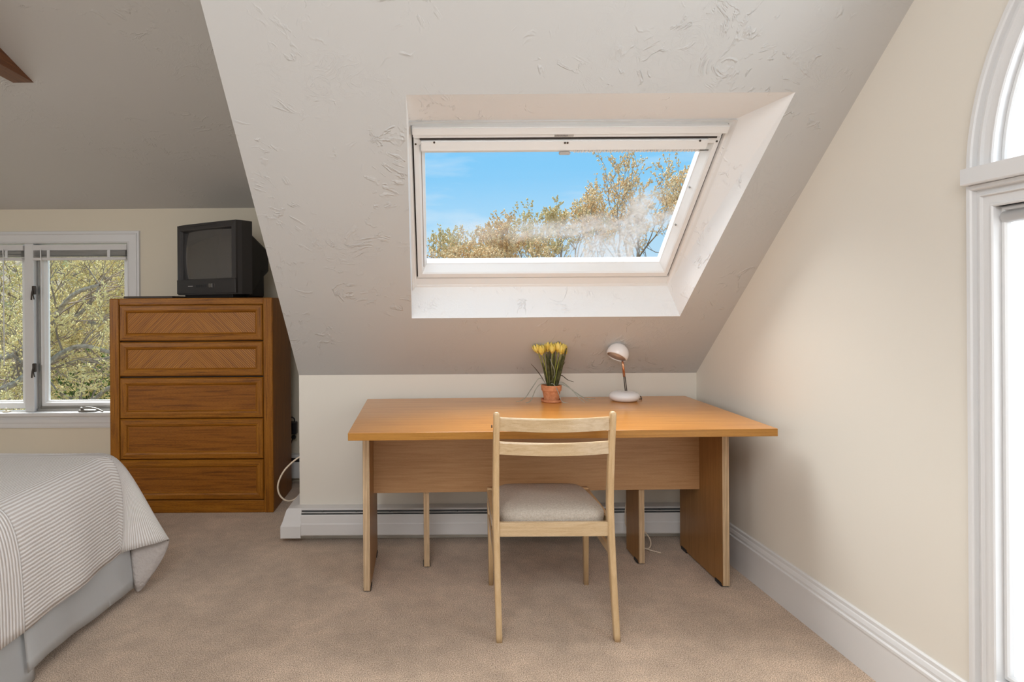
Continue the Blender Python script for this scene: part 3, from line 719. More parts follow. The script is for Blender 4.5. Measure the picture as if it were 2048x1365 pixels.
hc = Vector((.927, 3.058, .9985)); ax = Vector((-.44, -.30, -.84)).normalized()
q = ax.to_track_quat('Z', 'Y').to_matrix().to_4x4(); Rh = .0545
pr = [(0, -Rh)] + [(Rh * math.sin(a), -Rh * math.cos(a)) for a in [math.radians(d) for d in range(8, 116, 6)]]
pr2 = pr + [(pr[-1][0] - .004, pr[-1][1] + .001)] + [(r * .92, z * .92) for r, z in pr[::-1][:-3]]
bm = B(); lathe(bm, pr2, hc, 36, q); hd = obj('lamp_head', bm, M['lamp'], LP, smooth=True)
bm = B(); zz = pr[-1][1] - .004
for r0, r1, z_ in ((.046, .030, zz), (.030, .014, zz - .010)):
    lathe(bm, [(r0, z_), (r0 - .004, z_ - .004), (r1, z_ - .012)], hc, 28, q)
obj('reflector', bm, M['lamp_in'], hd, smooth=True)
bm = B(); bmesh.ops.create_uvsphere(bm, u_segments=14, v_segments=10, radius=.014, matrix=Matrix.Translation(hc + ax * .002)); obj('bulb', bm, M['lamp_in'], hd, smooth=True)
bm = B(); tube(bm, smooth_path([(1.042, 3.09, DT + .006), (1.06, 3.10, DT + .006), (1.08, 3.16, DT + .004), (1.09, 3.205, DT + .003)]), .0024, 6); obj('power_cord', bm, M['bronze'], LP)

# ------------------------------------------------------------------ potted tulips
PT = root('potted_tulips', (.592, 3.066, DT), 'terracotta pot of yellow artificial tulips on the desk', 'plant'); pc = Vector((.592, 3.066, DT))
bm = B(); lathe(bm, [(0, 0), (.046, 0), (.0515, .003), (.0525, .014), (.0500, .014), (.0480, .006), (0, .006)], pc, 36); obj('saucer', bm, M['terracotta'], PT, smooth=False)
bm = B(); lathe(bm, [(0, .0065), (.034, .0065), (.036, .008), (.0455, .056), (.0500, .058), (.0515, .082), (.0500, .086), (.0460, .085), (.0450, .072), (0, .070)], pc, 36); obj('pot', bm, M['terracotta'], PT)
bm = B(); lathe(bm, [(.0452, .0725), (.030, .076), (.0, .078)], pc, 24); obj('soil', bm, M['soil'], PT)
px = .002534
def tp(x, y, dyy=0.0): # a point given across/up from the pot's rim centre, in photo-measured centimetres
    return pc + Vector(((x - 1104) * px, dyy, (772 - y) * px + .083))
def tulip(c, tilt, sc, yaw):
    bm = B(); mt = Matrix.Translation(c) @ Matrix.Rotation(yaw, 4, 'Z') @ Matrix.Rotation(tilt, 4, 'Y')
    for i in range(6):
        a0 = 2 * PI * i / 6; ro = 1.0 if i % 2 else .86
        rows = []
        for r in range(6):
            t = r / 5; rad = (.30 + .78 * math.sin(PI * min(t * .62 + .04, 1)) ) * .0178 * sc * ro * (1 - .30 * t * t); z = t * .040 * sc
            wdt = .62 * (math.sin(PI * (t * .86 + .10)) ** .7) * (1 if t < .95 else .35)
            rows.append([mt @ Vector((rad * math.cos(a0 + wdt * s * .95) , rad * math.sin(a0 + wdt * s * .95), z - abs(s) * .002)) for s in (-1, -.5, 0, .5, 1)])
        ring_loft(bm, rows, False, False)
    bmesh.ops.create_uvsphere(bm, u_segments=8, v_segments=6, radius=.006 * sc, matrix=mt)
    bmesh.ops.solidify(bm, geom=bm.faces[:], thickness=.0006)
    return bm
heads = [(1077, 704, -.35, .0), (1084, 707, -.12, -.012), (1098, 701, -.15, .008), (1105, 704, 0, -.016), (1110, 700, .05, .016), (1117, 702, .08, .0), (1123, 706, .12, -.008), (1129, 705, .2, .006), (1134, 706, .65, .012), (1092, 703, -.1, .018)]
for i, (x, y, tl, dyy) in enumerate(heads):
    c = tp(x, y, dyy); fl = obj('tulip_flower', tulip(c - Vector((0, 0, .004)), tl, 1.14 + .08 * (i % 3), i * 1.1), M['petal'], PT, smooth=True)
    b0 = pc + Vector(((x - 1104) * px * .22, dyy * .4, .074)); bm = B()
    tube(bm, smooth_path([b0, b0.lerp(c, .5) + Vector((0, 0, .01)), c + Vector((0, 0, .004))], 5), .0028, 6); obj('stem', bm, M['stem'], fl, smooth=True)
def strap(pts, w, thick=.0008, yawv=None):
    pts = smooth_path(pts, 6); n = len(pts); rows = []
    for i, p in enumerate(pts):
        t = i / (n - 1); d = (pts[min(i + 1, n - 1)] - pts[max(i - 1, 0)]).normalized()
        a = d.cross(Vector((0, -1, .15))).normalized() if yawv is None else yawv
        ww = w * (math.sin(PI * min(.15 + t * .80, .985)) ** .6)
        rows.append([p - a * ww / 2, p + Vector((0, .12 * ww, 0)), p + a * ww / 2])
    bm = B(); ring_loft(bm, rows, False, False); bmesh.ops.solidify(bm, geom=bm.faces[:], thickness=thick); return bm
leaves = [(1093, 708, -.02, .011), (1089, 716, .01, .010), (1098, 706, .0, .012), (1103, 706, .015, .010), (1110, 705, -.01, .011), (1117, 703, .012, .011), (1133, 697, -.022, .013), (1127, 712, -.006, .013), (1122, 712, .01, .012), (1085, 726, -.012, .009), (1107, 712, -.022, .010), (1096, 722, -.024, .010)]
for x, y, dyy, w in leaves:
    e_ = tp(x, y, dyy); b0 = pc + Vector(((x - 1106) * px * .35, dyy * .6, .073))
    obj('leaf', strap([b0, b0.lerp(e_, .45) + Vector(((x - 1106) * px * .02, 0, .008)), e_], w), M['leaf'], PT, smooth=True)
blades = [([(1094, 770), (1080, 757), (1064, 776), (1049, 797), (1032, 805)], -.02, 'blade'), ([(1096, 770), (1082, 768), (1070, 778), (1060, 800), (1050, 812)], -.04, 'blade'),
          ([(1100, 770), (1106, 768), (1112, 780), (1120, 800), (1133, 817)], -.06, 'blade'), ([(1112, 770), (1122, 767), (1140, 778), (1155, 795), (1166, 810)], -.045, 'blade'),
          ([(1112, 770), (1126, 766), (1150, 785), (1172, 798), (1192, 799)], .0, 'blade'), ([(1112, 770), (1130, 772), (1150, 785), (1165, 797), (1178, 805)], -.02, 'blade'),
          ([(1092, 768), (1084, 754), (1074, 740), (1064, 729)], .01, 'blade_dark'), ([(1112, 768), (1119, 756), (1126, 753), (1138, 762), (1150, 766)], .01, 'blade_dark'), ([(1118, 745), (1128, 732), (1133, 725)], .01, 'blade_dark'), ([(1100, 768), (1110, 748), (1101, 722), (1099, 718)], -.03, 'blade')]
for pts, dyy, mm in blades:
    ps = []
    for i, (x, y) in enumerate(pts):
        p = tp(x, y, dyy * min(1, i / 2)); p.z = max(p.z, DT + .002); ps.append(p)
    obj('grass_blade', strap(ps, .0042, .0006), M[mm], PT, smooth=True)

# ------------------------------------------------------------------ dresser
DX0, DX1, DY0, DY1, DZ = -1.963, -.977, 3.655, 4.125, 1.301
DR = root('dresser', ((DX0 + DX1) / 2, (DY0 + DY1) / 2, 0), 'tall oak chest of five drawers holding the television', 'dresser')
bm = B(); box(bm, (DX0, DY0, 0), (DX0 + .057, DY0 + .022, DZ), .006); obj('stile', bm, M['oak_v'], DR)
bm = B(); box(bm, (DX1 - .057, DY0, 0), (DX1, DY0 + .022, DZ), .006); obj('stile', bm, M['oak_v'], DR)
bm = B(); box(bm, (DX1 - .022, DY0 + .022, 0), (DX1 - .001, DY1, DZ - .002), .003); obj('side_panel', bm, M['oak_side'], DR)
bm = B(); box(bm, (DX0 + .001, DY0 + .022, 0), (DX0 + .022, DY1, DZ - .002), .003); obj('side_panel', bm, M['oak_side'], DR)
bm = B(); box(bm, (DX0 + .022, DY0 + .022, DZ - .025), (DX1 - .022, DY1, DZ), .0); box(bm, (DX0 + .057, DY0 + .004, DZ - .040), (DX1 - .057, DY0 + .024, DZ - .001), .004); obj('top', bm, M['oak'], DR)
bm = B(); box(bm, (DX0 + .057, DY0 + .004, 0), (DX1 - .057, DY0 + .024, .076), .004); obj('base_rail', bm, M['oak'], DR)
bm = B(); box(bm, (DX0 + .022, DY1 - .012, 0), (DX1 - .022, DY1, DZ - .03)); box(bm, (DX0 + .023, DY0 + .026, .01), (DX1 - .023, DY0 + .03, DZ - .03)); obj('carcass', bm, M['gap'], DR)
mx_ = (DX0 + DX1) / 2
for i, (zt, zb) in enumerate(((1.2595, 1.0430), (1.0365, .8290), (.8190, .5745), (.5700, .3265), (.3215, .0805))):
    bm = B(); x0, x1 = DX0 + .060, DX1 - .060
    sweep(bm, [(x0, zb), (x1, zb), (x1, zt), (x0, zt)], [(0, -.022), (0, -.004), (.006, .003), (.030, .004), (.040, .0), (.046, -.009), (.050, -.011), (.050, -.022)], lambda a, b, h: Vector((a, DY0 + .002 - h, b)), True)
    # root for this drawer is its frame
    d = obj('drawer', bm, [M['oak'], M['oak_v']], DR)
    for p in d.data.polygons:
        c = p.center + Vector((mx_, 0, 0))
        if min(abs(c.x - x0), abs(c.x - x1)) < min(abs(c.z - zt), abs(c.z - zb)): p.material_index = 1
    bm = B(); box(bm, (x0 + .046, DY0 + .012, zb + .046), (x1 - .046, DY0 + .024, zt - .046)); 
    obj('drawer_panel', bm, M['chev_a'] if i < 2 else M['oak_panel'], d, label='veneered panel with chevron grooves' if i < 2 else None)
fc = B(); box(fc, (-1.900, 3.70, DZ + .001), (-1.600, 3.93, DZ + .013), .003)
obj('flat_case', fc, M['bronze'], cat='case', label='thin dark flat case lying on the dresser left of the television')

# ------------------------------------------------------------------ television
TV = root('television', (-1.4585, 3.855, DZ + .0012), 'old charcoal tube television on top of the oak dresser', 'television', rz=-math.radians(31))
def tv(bm, name, m, par=TV, **k): return obj(name, bm, m, par, local=True, **k)
HW, HH = .281, .478
# front shell: octagon-like plan lofted in z with a slightly domed front
bm = B(); rings = []
opx0, opx1, opz0, opz1 = -.245, .225, .118, .432
def front(x): return .012 * (x / HW) ** 2
plan = [(-.300, .125), (-.300, .045), (-.281, .010), (-.20, .004), (-.1, .001), (0, 0), (.1, .001), (.20, .004), (.276, .008), (.291, .045), (.291, .125)]
def zlev(z, ins): return [Vector((x * (1 - ins * .06), y + ins * .02, z)) for x, y in plan]
# frame around the screen opening: four slabs made from sweep
sweep(bm, [(-.281, .030), (.281, .030), (.281, HH), (-.281, HH)], [(0, -.06), (0, 0), (.030, .004), (.036, .002), (.044, -.012), (.050, -.030)], lambda a, b, h: Vector((a, .006 - h + .0, b)), True)
bmesh.ops.remove_doubles(bm, verts=bm.verts[:], dist=1e-5)
tv(bm, 'bezel', M['tv'])
bm = B(); ring_loft(bm, [zlev(.022, .0), zlev(.040, 0)]); ring_loft(bm, [zlev(HH - .012, 0), zlev(HH + .004, .3)])
side = [(.276, .0085), (.291, .045), (.293, .125), (.27, .125), (.27, .03)]
for s in (-1, 1): prism(bm, [(s * x if s > 0 else -x * .96, y) for x, y in side], lambda x, y: Vector((x, y, .022)), lambda x, y: Vector((x, y, HH)))
box(bm, (-.285, .06, .022), (.285, .125, HH))
tv(bm, 'front_shell', M['tv'])
# lower control band
bm = B(); box(bm, (-.281, .000, .028), (.281, .03, .122), .004); band = tv(bm, 'control_band', M['tv'])
for a_, b_ in ((-.281, -.175), (.12, .281)): bm = B(); box(bm, (a_, -.0012, .1145), (b_, .004, .1165)); obj('groove', bm, M['black'], band, local=True)
bm = B(); box(bm, (-.165, -.0012, .076), (-.118, .004, .081)); obj('name_badge', bm, M['label'], band, local=True)
bm = B()
for i in range(5): box(bm, (-.085 + i * .021, -.002, .068), (-.072 + i * .021, .004, .086), .001)
obj('button', bm, M['black'], band, local=True, kind='stuff')
bm = B(); box(bm, (.035, -.0015, .066), (.070, .004, .092), .001); obj('sensor_window', bm, M['screen'], band, local=True)
bm = B(); box(bm, (.078, -.001, .068), (.092, .004, .092), .001); obj('power_button', bm, M['tv'], band, local=True)
# screen, domed
bm = B(); rows = []; SN = 18
for j in range(SN + 1):
    r_ = []
    for i in range(SN + 1):
        u_, v_ = i / SN * 2 - 1, j / SN * 2 - 1
        x = .242 * u_ * (1 - .020 * v_ * v_); z = .272 + .172 * v_ * (1 - .020 * u_ * u_)
        r_.append(Vector((x, .004 + .030 * (u_ * u_ * .62 + v_ * v_ * .38), z)))
    rows.append(r_)
ring_loft(bm, rows, False, False); tv(bm, 'screen', M['screen'], smooth=True)
# rear shell
def rr(hw, y, z0_, z1_, b=.02): return [Vector((-hw + b, y, z0_)), Vector((hw - b, y, z0_)), Vector((hw, y, z0_ + b)), Vector((hw, y, z1_ - b)), Vector((hw - b, y, z1_)), Vector((-hw + b, y, z1_)), Vector((-hw, y, z1_ - b)), Vector((-hw, y, z0_ + b))]
bm = B(); ring_loft(bm, [rr(.283, .125, .015, .420), rr(.275, .14, .015, .412), rr(.245, .235, .10, .37), rr(.215, .335, .160, .325)])
ring_loft(bm, [rr(.262, .125, .0, .20, .012), rr(.240, .270, .0, .19, .012)])
tv(bm, 'rear_shell', M['tv_back'])
bm = B(); box(bm, (-.225, .020, .0), (.235, .13, .030), .004); tv(bm, 'plinth', M['tv_back'])

# ------------------------------------------------------------------ outlet, adapter, cables
bm = B(); box(bm, (-1.055, YD - .006, .285), (-.978, YD, .405), .002)
ol = obj('wall_outlet', bm, M['plate'], cat='outlet', label='ivory outlet plate low on the wall behind the dresser')
bm = B(); box(bm, (-1.045, YD - .055, .345), (-.972, YD - .006, .43), .006); bx = obj('power_adapter', bm, M['black'], cat='adapter', label='black power adapter plugged in behind the dresser')
bm = B(); tube(bm, smooth_path([(-.990, YD - .03, .428), (-.992, YD - .035, .455), (-1.02, YD - .04, .462), (-1.06, YD - .04, .43), (-1.07, YD - .04, .30), (-1.08, YD - .05, .1)]), .004, 6); obj('lead', bm, M['black'], bx)
cp_ = root('power_plug', (-1.0, YD - .03, .31), 'black plug with a cord below the adapter behind the dresser', 'plug')
bm = B(); lathe(bm, [(0, 0), (.014, 0), (.016, .02), (.010, .03), (0, .03)], n=16, mt=Matrix.Translation((-.998, YD - .006, .318)) @ Matrix.Rotation(PI/2, 4, 'X')); obj('plug_body', bm, M['black'], cp_)
bm = B(); tube(bm, smooth_path([(-.998, YD - .034, .316), (-1.008, YD - .05, .29), (-1.022, YD - .05, .24), (-1.032, YD - .06, .08), (-1.05, YD - .10, .006), (-1.2, YD - .12, .006)]), .004, 6); obj('plug_cord', bm, M['black'], cp_)
bm = B(); tube(bm, smooth_path([(-.727, 3.42, .405), (-.775, 3.40, .392), (-.838, 3.37, .335), (-.872, 3.36, .262), (-.866, 3.36, .205), (-.835, 3.37, .168), (-.800, 3.40, .158), (-.76, 3.44, .182)], 8), .0048, 8)
obj('coax_cable', bm, M['cord'], cat='cable', label='cream cable looping out of the cheek wall beside the dresser', smooth=True)
bm = B(); tube(bm, smooth_path([(1.02, 3.06, .42), (1.035, 3.07, .40), (1.00, 3.10, .36), (.98, 3.12, .12), (1.05, 3.115, .10), (1.098, 3.10, .045), (1.085, 3.075, .008), (1.03, 3.075, .012), (1.02, 3.08, .05), (1.04, 3.075, .02), (1.08, 3.05, .008), (1.125, 3.02, .006)], 6), .0035, 6)
obj('lamp_flex', bm, M['cord'], cat='cable', label='thin cream flex curled on the carpet under the desk', smooth=True)

# ------------------------------------------------------------------ bed and quilt
BD = root('bed', (-1.9, 1.7, 0), 'low twin bed with white skirt at the left edge', 'bed')
bm = B(); box(bm, (-2.45, .72, .34), (-1.40, 2.66, .596), .05, 4); obj('mattress', bm, M['mattress'], BD, smooth=True)
bm = B(); box(bm, (-2.45, .72, .17), (-1.385, 2.67, .34), .01); obj('box_spring', bm, M['mattress'], BD)
bm = B(); box(bm, (-2.40, .75, .10), (-2.36, 2.70, .17), .003); box(bm, (-1.46, .75, .10), (-1.42, 2.72, .17), .003); box(bm, (-2.40, 2.69, .10), (-1.33, 2.73, .185), .003); box(bm, (-2.40, .73, .10), (-1.42, .76, .17)); obj('bed_rail', bm, M['bed_wood'], BD, label='brown wooden rail')
for x in (-2.40, -1.47):
    for y in (.75, 2.62):
        bm = B(); box(bm, (x, y, 0), (x + .05, y + .05, .12), .004); obj('leg', bm, M['bed_wood'], BD)
def skirt(y0, y1, zf, x0, amp, ph):
    bm = B(); rows = []; n = 60
    for j in range(9):
        t = j / 8; r_ = []
        for i in range(n + 1):
            s = i / n; y = y0 + (y1 - y0) * s; zb = zf(s)
            r_.append(Vector((x0 + (.020 + .030 * s ** 3 * (y1 > 2.3)) * t + amp * t * math.sin(s * 9 + ph) + .3 * amp * t * math.sin(s * 23 + ph), y, .335 + (zb - .335) * t)))
        rows.append(r_)
    ring_loft(bm, rows, False, False); bmesh.ops.solidify(bm, geom=bm.faces[:], thickness=.002); return bm
obj('skirt_panel', skirt(1.97, 2.64, lambda s: .062 - .034 * s + .004 * math.sin(s * 9), -1.356, .005, 1.0), M['linen'], BD, smooth=True)
obj('skirt_panel', skirt(.72, 2.03, lambda s: .006 + .004 * math.sin(s * 20), -1.366, .004, .3), M['linen'], BD, smooth=True)
# quilt
bm = B(); uvl = bm.loops.layers.uv.new('UVMap')
def bez(a, b, c, d, t): return a * (1 - t) ** 3 + b * 3 * t * (1 - t) ** 2 + c * 3 * t * t * (1 - t) + d * t ** 3
st = []      # stations: (top inner, top edge, drop control 1, drop control 2, hem, v)
hemz = .205
for i in range(62):
    y = .62 + (2.56 - .62) * i / 61; w = .006 * math.sin(y * 9) + .003 * math.sin(y * 23)
    st.append((Vector((-2.5, y, .612)), Vector((-1.455, y, .614)), Vector((-1.345, y, .612)), Vector((-1.340 + w, y, .42)), Vector((-1.330 + w * 1.6, y, hemz + .006 * math.sin(y * 6))), y))
corner = [(-1.326, 2.580, .207), (-1.300, 2.600, .210), (-1.258, 2.627, .214), (-1.215, 2.650, .218), (-1.188, 2.668, .223), (-1.182, 2.690, .215), (-1.198, 2.695, .165), (-1.228, 2.675, .105), (-1.262, 2.645, .050), (-1.288, 2.620, .020), (-1.305, 2.635, .055), (-1.322, 2.670, .140), (-1.36, 2.73, .185), (-1.42, 2.765, .20)]
cpth = smooth_path([st[-1][4]] + [Vector(p) for p in corner] + [Vector((-1.55, 2.775, .205))], 4)
vcur = 2.56; prevp = st[-1][4]
cc = Vector((-1.47, 2.60)); 
for i, h in enumerate(cpth[1:]):
    t = (i + 1) / (len(cpth) - 1); a = t * PI / 2 * .98; d = Vector((math.cos(a), math.sin(a)))
    e_ = Vector((cc.x + .045 * d.x, cc.y + .045 * d.y, .613)); vcur += .012 + .0045 * math.sin(PI * t)
    c1 = Vector((cc.x + .125 * d.x, cc.y + .125 * d.y, .610)); c2 = Vector((cc.x + .15 * d.x, cc.y + .15 * d.y, .45)).lerp(h, .30); c2.z = .40
    st.append((Vector((-2.5, 2.56 + .06 * t, .612)), e_, c1, c2, h, vcur))
for i in range(1, 20):
    x = -1.55 - .95 * i / 19; vcur += .05
    st.append((Vector((min(-2.5, x), 2.62, .612)), Vector((x, 2.644, .613)), Vector((x, 2.715, .612)), Vector((x, 2.755, .42)), Vector((x, 2.775 + .005 * math.sin(x * 20), .205)), vcur))
grid = []
for a_, b_, c1, c2, h, v in st:
    col = []; nT, nD = 8, 20
    for j in range(nT): t = j / nT; col.append((a_.lerp(b_, t) + Vector((0, 0, .004 * math.sin(t * 9 + v * 5))), v))
    for j in range(nD + 1): col.append((bez(b_, c1, c2, h, j / nD), v))
    us = []; u = 0.0
    for j, (p, v_) in enumerate(col):
        if j: u += min((p - col[j - 1][0]).length, .2)
        us.append(u)
    off = us[nT]
    grid.append([(bm.verts.new(p), us[j] - off, v_) for j, (p, v_) in enumerate(col)])
for i in range(len(grid) - 1):
    for j in range(len(grid[0]) - 1):
        q4 = (grid[i][j], grid[i + 1][j], grid[i + 1][j + 1], grid[i][j + 1])
        try:
            f = bm.faces.new([x[0] for x in q4])
            for lp, x in zip(f.loops, q4): lp[uvl].uv = (x[1], x[2])
        except ValueError: pass
qo = obj('quilt', bm, [M['quilt'], M['quilt_back']], smooth=True, cat='quilt', label='beige and white ticking striped quilt draped over the bed')
so = qo.modifiers.new('solid', 'SOLIDIFY'); so.thickness = .010; so.offset = -1; so.material_offset = 1; so.material_offset_rim = 1

# ------------------------------------------------------------------ outdoors
M['bark'] = leafmat('grey_bark', (.20, .155, .105), (.42, .355, .275), 22, .9)
M['bark_brown'] = leafmat('brown_twig_bark', (.19, .14, .10), (.32, .25, .185), 9, .9)
M['bud_tan'] = leafmat('tan_buds', (.58, .37, .17), (.78, .60, .36), 5, .8)
M['bud_green'] = leafmat('yellow_green_buds', (.56, .44, .17), (.76, .64, .32), 4, .8)
M['bud_pale'] = leafmat('pale_olive_buds', (.50, .38, .17), (.68, .55, .30), 4, .8)
M['evergreen'] = leafmat('evergreen_needles', (.10, .145, .03), (.21, .27, .065), 3, .8)
M['hill'] = leafmat('leaf_litter', (.17, .135, .085), (.32, .25, .17), 1.6, .95)
k = N(M['hill']); n1_ = k.noise(k.coord('Object'), 1.1, 6, .7); k.color(k.ramp(n1_, [(.36, (.10, .125, .035)), (.50, (.24, .19, .115)), (.66, (.40, .32, .22))]))
def rvec(s=1.0):
    while True:
        v = Vector((rng.uniform(-1, 1), rng.uniform(-1, 1), rng.uniform(-1, 1)))
        if .05 < v.length < 1: return v.normalized() * s
def faces_mesh(name, V, Fc, m, parent, kind=None, label=None):
    me = bpy.data.meshes.new(name); me.from_pydata(V, [], Fc); me.materials.append(m)
    o = bpy.data.objects.new(name, me); COL.objects.link(o)
    if parent is not None:
        o.parent = parent; o.matrix_parent_inverse = Matrix.Translation(-parent.location)
    props(o, kind=kind, label=label); return o
class Tree:
    def __init__(s): s.V = []; s.F = []; s.tips = []; s.tV = []; s.tF = []
    def limb(s, pts, r0, r1, n=6, thin=False):
        V, Fc = (s.tV, s.tF) if thin else (s.V, s.F)
        m = len(pts); base = len(V); prev = None
        for i, p in enumerate(pts):
            d = (pts[min(i + 1, m - 1)] - pts[max(i - 1, 0)]).normalized()
            a = d.cross(Vector((0, 0, 1)) if abs(d.z) < .9 else Vector((1, 0, 0))).normalized() if prev is None else (prev - d * prev.dot(d)).normalized()
            prev = a; b = d.cross(a); r = r0 + (r1 - r0) * i / (m - 1)
            for j in range(n): q = p + (a * math.cos(2 * PI * j / n) + b * math.sin(2 * PI * j / n)) * r; V.append(q[:])
        for i in range(m - 1):
            for j in range(n): Fc.append((base + i * n + j, base + i * n + (j + 1) % n, base + (i + 1) * n + (j + 1) % n, base + (i + 1) * n + j))
    def grow(s, p, d, L, r, lev, up=.25, kids=3, wig=.25, ratio=.72, spread=.75):
        pts = [p]; q = p; dd = d.normalized(); k = 4
        for i in range(k):
            dd = (dd + rvec(wig) * .6 + Vector((0, 0, up * .25))).normalized(); q = q + dd * (L / k); pts.append(q)
        r1 = max(r * .6, .004)
        s.limb(pts, r, r1, 5 if r > .02 else 3, r < .018)
        if lev == 0:
            s.tips += [(pts[2], dd), (pts[3], dd), (pts[4], dd)]; return
        if lev <= 2: s.tips += [(pts[3], dd)]
        for i in range(kids):
            t = rng.choice([2, 3, 4, 4]) if i else 4
            nd = (dd + rvec(spread)).normalized(); s.grow(pts[t], nd, L * ratio * rng.uniform(.75, 1.15), r1 * rng.uniform(.6, .85), lev - 1, up, kids, wig, ratio, spread)
def buds(tips, n, size, jit, elong=1.5):
    V = []; Fc = []
    for p, d in tips:
        for _ in range(n):
            c = p + rvec(jit * rng.random()); ax = (d + rvec(.9)).normalized(); s = size * rng.uniform(.6, 1.25)
            a = ax.orthogonal().normalized(); b = ax.cross(a); k_ = len(V)
            for w in (a, b, -a, -b): V.append((c + w * s * .42)[:])
            V.append((c + ax * s * .5 * elong)[:]); V.append((c - ax * s * .5 * elong)[:])
            for j in range(4): Fc.append((k_ + j, k_ + (j + 1) % 4, k_ + 4)); Fc.append((k_ + (j + 1) % 4, k_ + j, k_ + 5))
    return V, Fc
GZ = -2.9
def tree(label, base, build, bark, bud, nb, bs, jit, group=None, name='tree', thinmat=None, elong=1.5):
    r = root(name, base, label, 'tree', group); t = Tree(); build(t)
    faces_mesh('trunk', t.V, t.F, bark, r)
    if t.tV: faces_mesh('twigs', t.tV, t.tF, thinmat or bark, r, 'stuff')
    V, Fc = buds(t.tips, nb, bs, jit, elong); faces_mesh('buds', V, Fc, bud, r, 'stuff'); return r
bm = B()
quad(bm, (-40, 4.6, GZ), (40, 4.6, GZ), (40, 60, GZ), (-40, 60, GZ)); obj('ground', bm, M['hill'], kind='structure', label='leaf littered ground below the windows')
bm = B(); rows = []
for j in range(9):
    rows.append([Vector((-34 + 1.7 * i, 28 + j * 1.2, GZ + (7.4 * min(1, j / 6) ** .8) * (1 if i < 16 else max(0, 1 - (i - 16) / 4)) + .3 * noise.noise((i * .7, j * .8, 1)))) for i in range(21)])
ring_loft(bm, rows, False, False); obj('hillside', bm, M['hill'], kind='structure', label='brown wooded slope behind the dormer window', smooth=True)

# trees seen through the roof window: crowns of thin twigs with tan buds
def crown(x, y, ztop, w, lv=4, kids=3, L0=1.0, low=.8):
    def f(t):
        zb = ztop - 2.75 * L0
        t.limb([Vector((x, y, GZ)), Vector((x + .1, y, (GZ + zb) / 2)), Vector((x, y, zb))], .15 * L0, .09 * L0, 8)
        for i in range(7):
            a = 2 * PI * i / 7 + .4; zz_ = zb - low * (i % 4) / 3
            t.grow(Vector((x, y, zz_)), Vector((math.cos(a) * w, math.sin(a) * w * .8, 1.0 if i else 1.7)), 1.12 * L0, .040 * L0, lv - 1, .50, kids, .36, .72, .70)
    return f
for lb, x, y, zt, w, lv, kids, L0, bd, nb, bs in (
    ('broad leafless tree with tan buds, tallest of those through the roof window', 4.15, 13.0, 4.15, .85, 5, 3, 1.0, 'bud_tan', 2, .048),
    ('smaller budding tree left of the tallest one through the roof window', 2.15, 18.0, 3.65, .45, 5, 3, .9, 'bud_tan', 2, .062),
    ('low budding tree at the left edge of the roof window view', .45, 13.5, 2.6, .9, 5, 3, .75, 'bud_tan', 2, .050),
    ('budding tree at the right edge of the roof window view', 7.9, 18.0, 5.5, .7, 5, 3, 1.15, 'bud_tan', 2, .062),
    ('low budding tree behind the gap between the roof window trees', 3.0, 22.5, 4.5, 1.0, 5, 3, 1.2, 'bud_pale', 2, .075),
    ('low bushy tree farthest back at the bottom left of the roof window', .9, 27.0, 4.3, 1.1, 5, 3, 1.3, 'bud_pale', 2, .09),
    ('low bushy tree farthest back below the tallest crown in the roof window', 6.0, 27.0, 6.0, 1.1, 5, 3, 1.4, 'bud_pale', 2, .09)):
    tree(lb, (x, y, GZ), crown(x, y, zt, w, lv, kids, L0), M['bark_brown'], M[bd], nb, bs, .06, thinmat=M['bark_brown'])

# trees outside the dormer window: grey limbs crossing the panes, yellow green buds
F_ = 1210.0
def at(x, y, d): return Vector(((x - 868) * d / F_, d, 1.26 - (y - 607) * d / F_))
def limbs(spec, tr, prob=.5, lev=2):
    def f(t):
        for p in tr: t.limb([Vector(q) for q in p[0]], p[1], p[2], 9)
        for pts, r0, r1 in spec:
            ps = smooth_path([Vector(q) for q in pts], 4); t.limb(ps, r0, r1, 7)
            n = len(ps)
            for i in range(2, n):
                for _ in range(2):
                    if rng.random() < prob:
                        d = (ps[i] - ps[i - 1]).normalized() * .5 + rvec(.9) + Vector((0, .45, .25)); rr_ = (r0 + (r1 - r0) * i / n)
                        t.grow(ps[i], d, rng.uniform(.35, .75), min(.014, rr_ * .45), lev, .25, 3, .4, .70, .8)
    return f
D1 = 7.0
l1 = [([(-6.3, 7.1, .2), (-5.6, 7.0, .35), at(0, 712, D1), at(28, 704, D1), at(52, 690, D1), at(80, 672, 6.9), at(128, 604, 6.8), at(160, 578, 6.7), at(200, 566, 6.7)], .055, .018),
      ([(-6.2, 7.0, -.4), (-5.6, 7.0, -.1), at(0, 776, 6.8), at(28, 762, 6.8), at(52, 745, 6.8), at(95, 722, 6.8), at(125, 700, 6.8), at(165, 688, 6.9), at(217, 700, 7), at(300, 720, 7)], .045, .020),
      ([at(100, 655, 6.95), at(130, 642, 7), at(165, 618, 7), at(188, 590, 7), at(205, 555, 7.1)], .028, .012),
      ([at(30, 704, D1), at(45, 725, 6.9), at(52, 745, 6.8)], .02, .012)]
tree('grey limbed budding tree nearest the dormer window on its left', (-6.3, 7.1, GZ), limbs(l1, [([(-6.3, 7.1, GZ), (-6.35, 7.1, -.5), (-6.2, 7.2, 1.2), (-6.3, 7.3, 2.6)], .17, .10)], .36), M['bark'], M['bud_green'], 5, .021, .050, thinmat=M['bark_brown'], elong=2.4)
D2 = 9.2
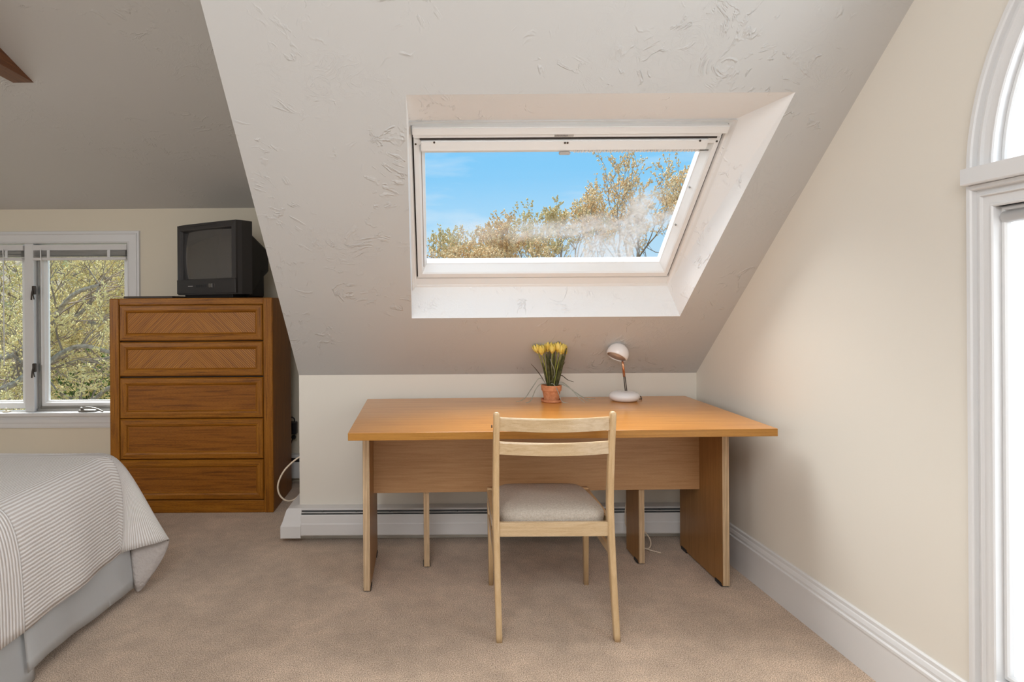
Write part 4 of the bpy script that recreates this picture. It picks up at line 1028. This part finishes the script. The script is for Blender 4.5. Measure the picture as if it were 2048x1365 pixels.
l2 = [([(-3.6, 9.6, .1), at(250, 715, D2), at(200, 716, D2), at(140, 722, D2), at(95, 737, D2), at(40, 750, D2)], .036, .018), ([(-3.6, 9.6, -.9), at(245, 775, D2), at(190, 793, D2), at(150, 812, D2), at(110, 830, D2)], .042, .024),
      ([(-3.6, 9.6, .9), at(250, 600, D2), at(205, 640, D2), at(150, 638, D2), at(100, 655, D2)], .035, .016), ([(-3.6, 9.6, 1.4), at(230, 560, D2), at(190, 530, D2), at(150, 545, D2), at(110, 540, D2)], .03, .013)]
tree('grey limbed budding tree behind the dresser side of the dormer window', (-3.6, 9.6, GZ), limbs(l2, [([(-3.6, 9.6, GZ), (-3.65, 9.6, 0), (-3.5, 9.7, 2.8)], .16, .08)], .6), M['bark'], M['bud_green'], 5, .025, .060, thinmat=M['bark_brown'], elong=2.4)
def thick(x, y, h, nl=9, sp=1.0, kids=4):
    def f(t):
        t.limb([Vector((x, y, GZ)), Vector((x, y, GZ + h * .72))], .13, .05, 7)
        for i in range(nl):
            a = rng.uniform(0, 2 * PI); t.grow(Vector((x, y, GZ + h * (.14 + .58 * i / nl))), Vector((math.cos(a), math.sin(a), .5)), 1.0 * sp, .032, 3, .25, kids, .38, .72, .85)
    return f
for x, y, h, nl, sp, lb, bd, bs in ((-9.3, 14.2, 6.0, 12, 1.0, 'dense twiggy tree behind the mullion of the dormer window', 'bud_green', .05), (-9.0, 18.6, 6.6, 14, 1.1, 'dense twiggy tree in the middle of the right dormer pane', 'bud_pale', .06), (-14.0, 21.0, 7.0, 14, 1.2, 'dense twiggy tree behind the left dormer pane', 'bud_green', .065), (-14.0, 27.5, 8.4, 14, 1.3, 'tall pale twiggy tree farthest back through the dormer window', 'bud_pale', .08)):
    tree(lb, (x, y, GZ), thick(x, y, h, nl, sp), M['bark_brown'], M[bd], 2, bs, .10)
for x, y, zc_, rx, rz, lb in ((-6.6, 11.4, -1.05, .95, 1.6, 'dark evergreen shrub low in the right pane of the dormer window'), (-8.9, 11.0, -1.2, .85, 1.4, 'evergreen shrub low in the left pane of the dormer window'), (-5.9, 14.4, -.9, .9, 1.8, 'dark evergreen shrub beside the dresser edge in the dormer window')):
    r = root('evergreen_shrub', (x, y, GZ), lb, 'shrub')
    t = Tree(); t.limb([Vector((x, y, GZ)), Vector((x, y, zc_ + rz * .8))], .06, .015, 6); faces_mesh('trunk', t.V, t.F, M['bark_brown'], r)
    tips = []
    for _ in range(1500):
        v = rvec(1) * rng.uniform(.35, 1) ** .5; p = Vector((x + v.x * rx * (1.1 - .35 * v.z), y + v.y * rx, zc_ + v.z * rz)); tips.append((p, Vector((v.x, v.y, .5)).normalized()))
    V, Fc = buds(tips, 2, .07, .1, 3.2); faces_mesh('foliage', V, Fc, M['evergreen'], r, 'stuff')
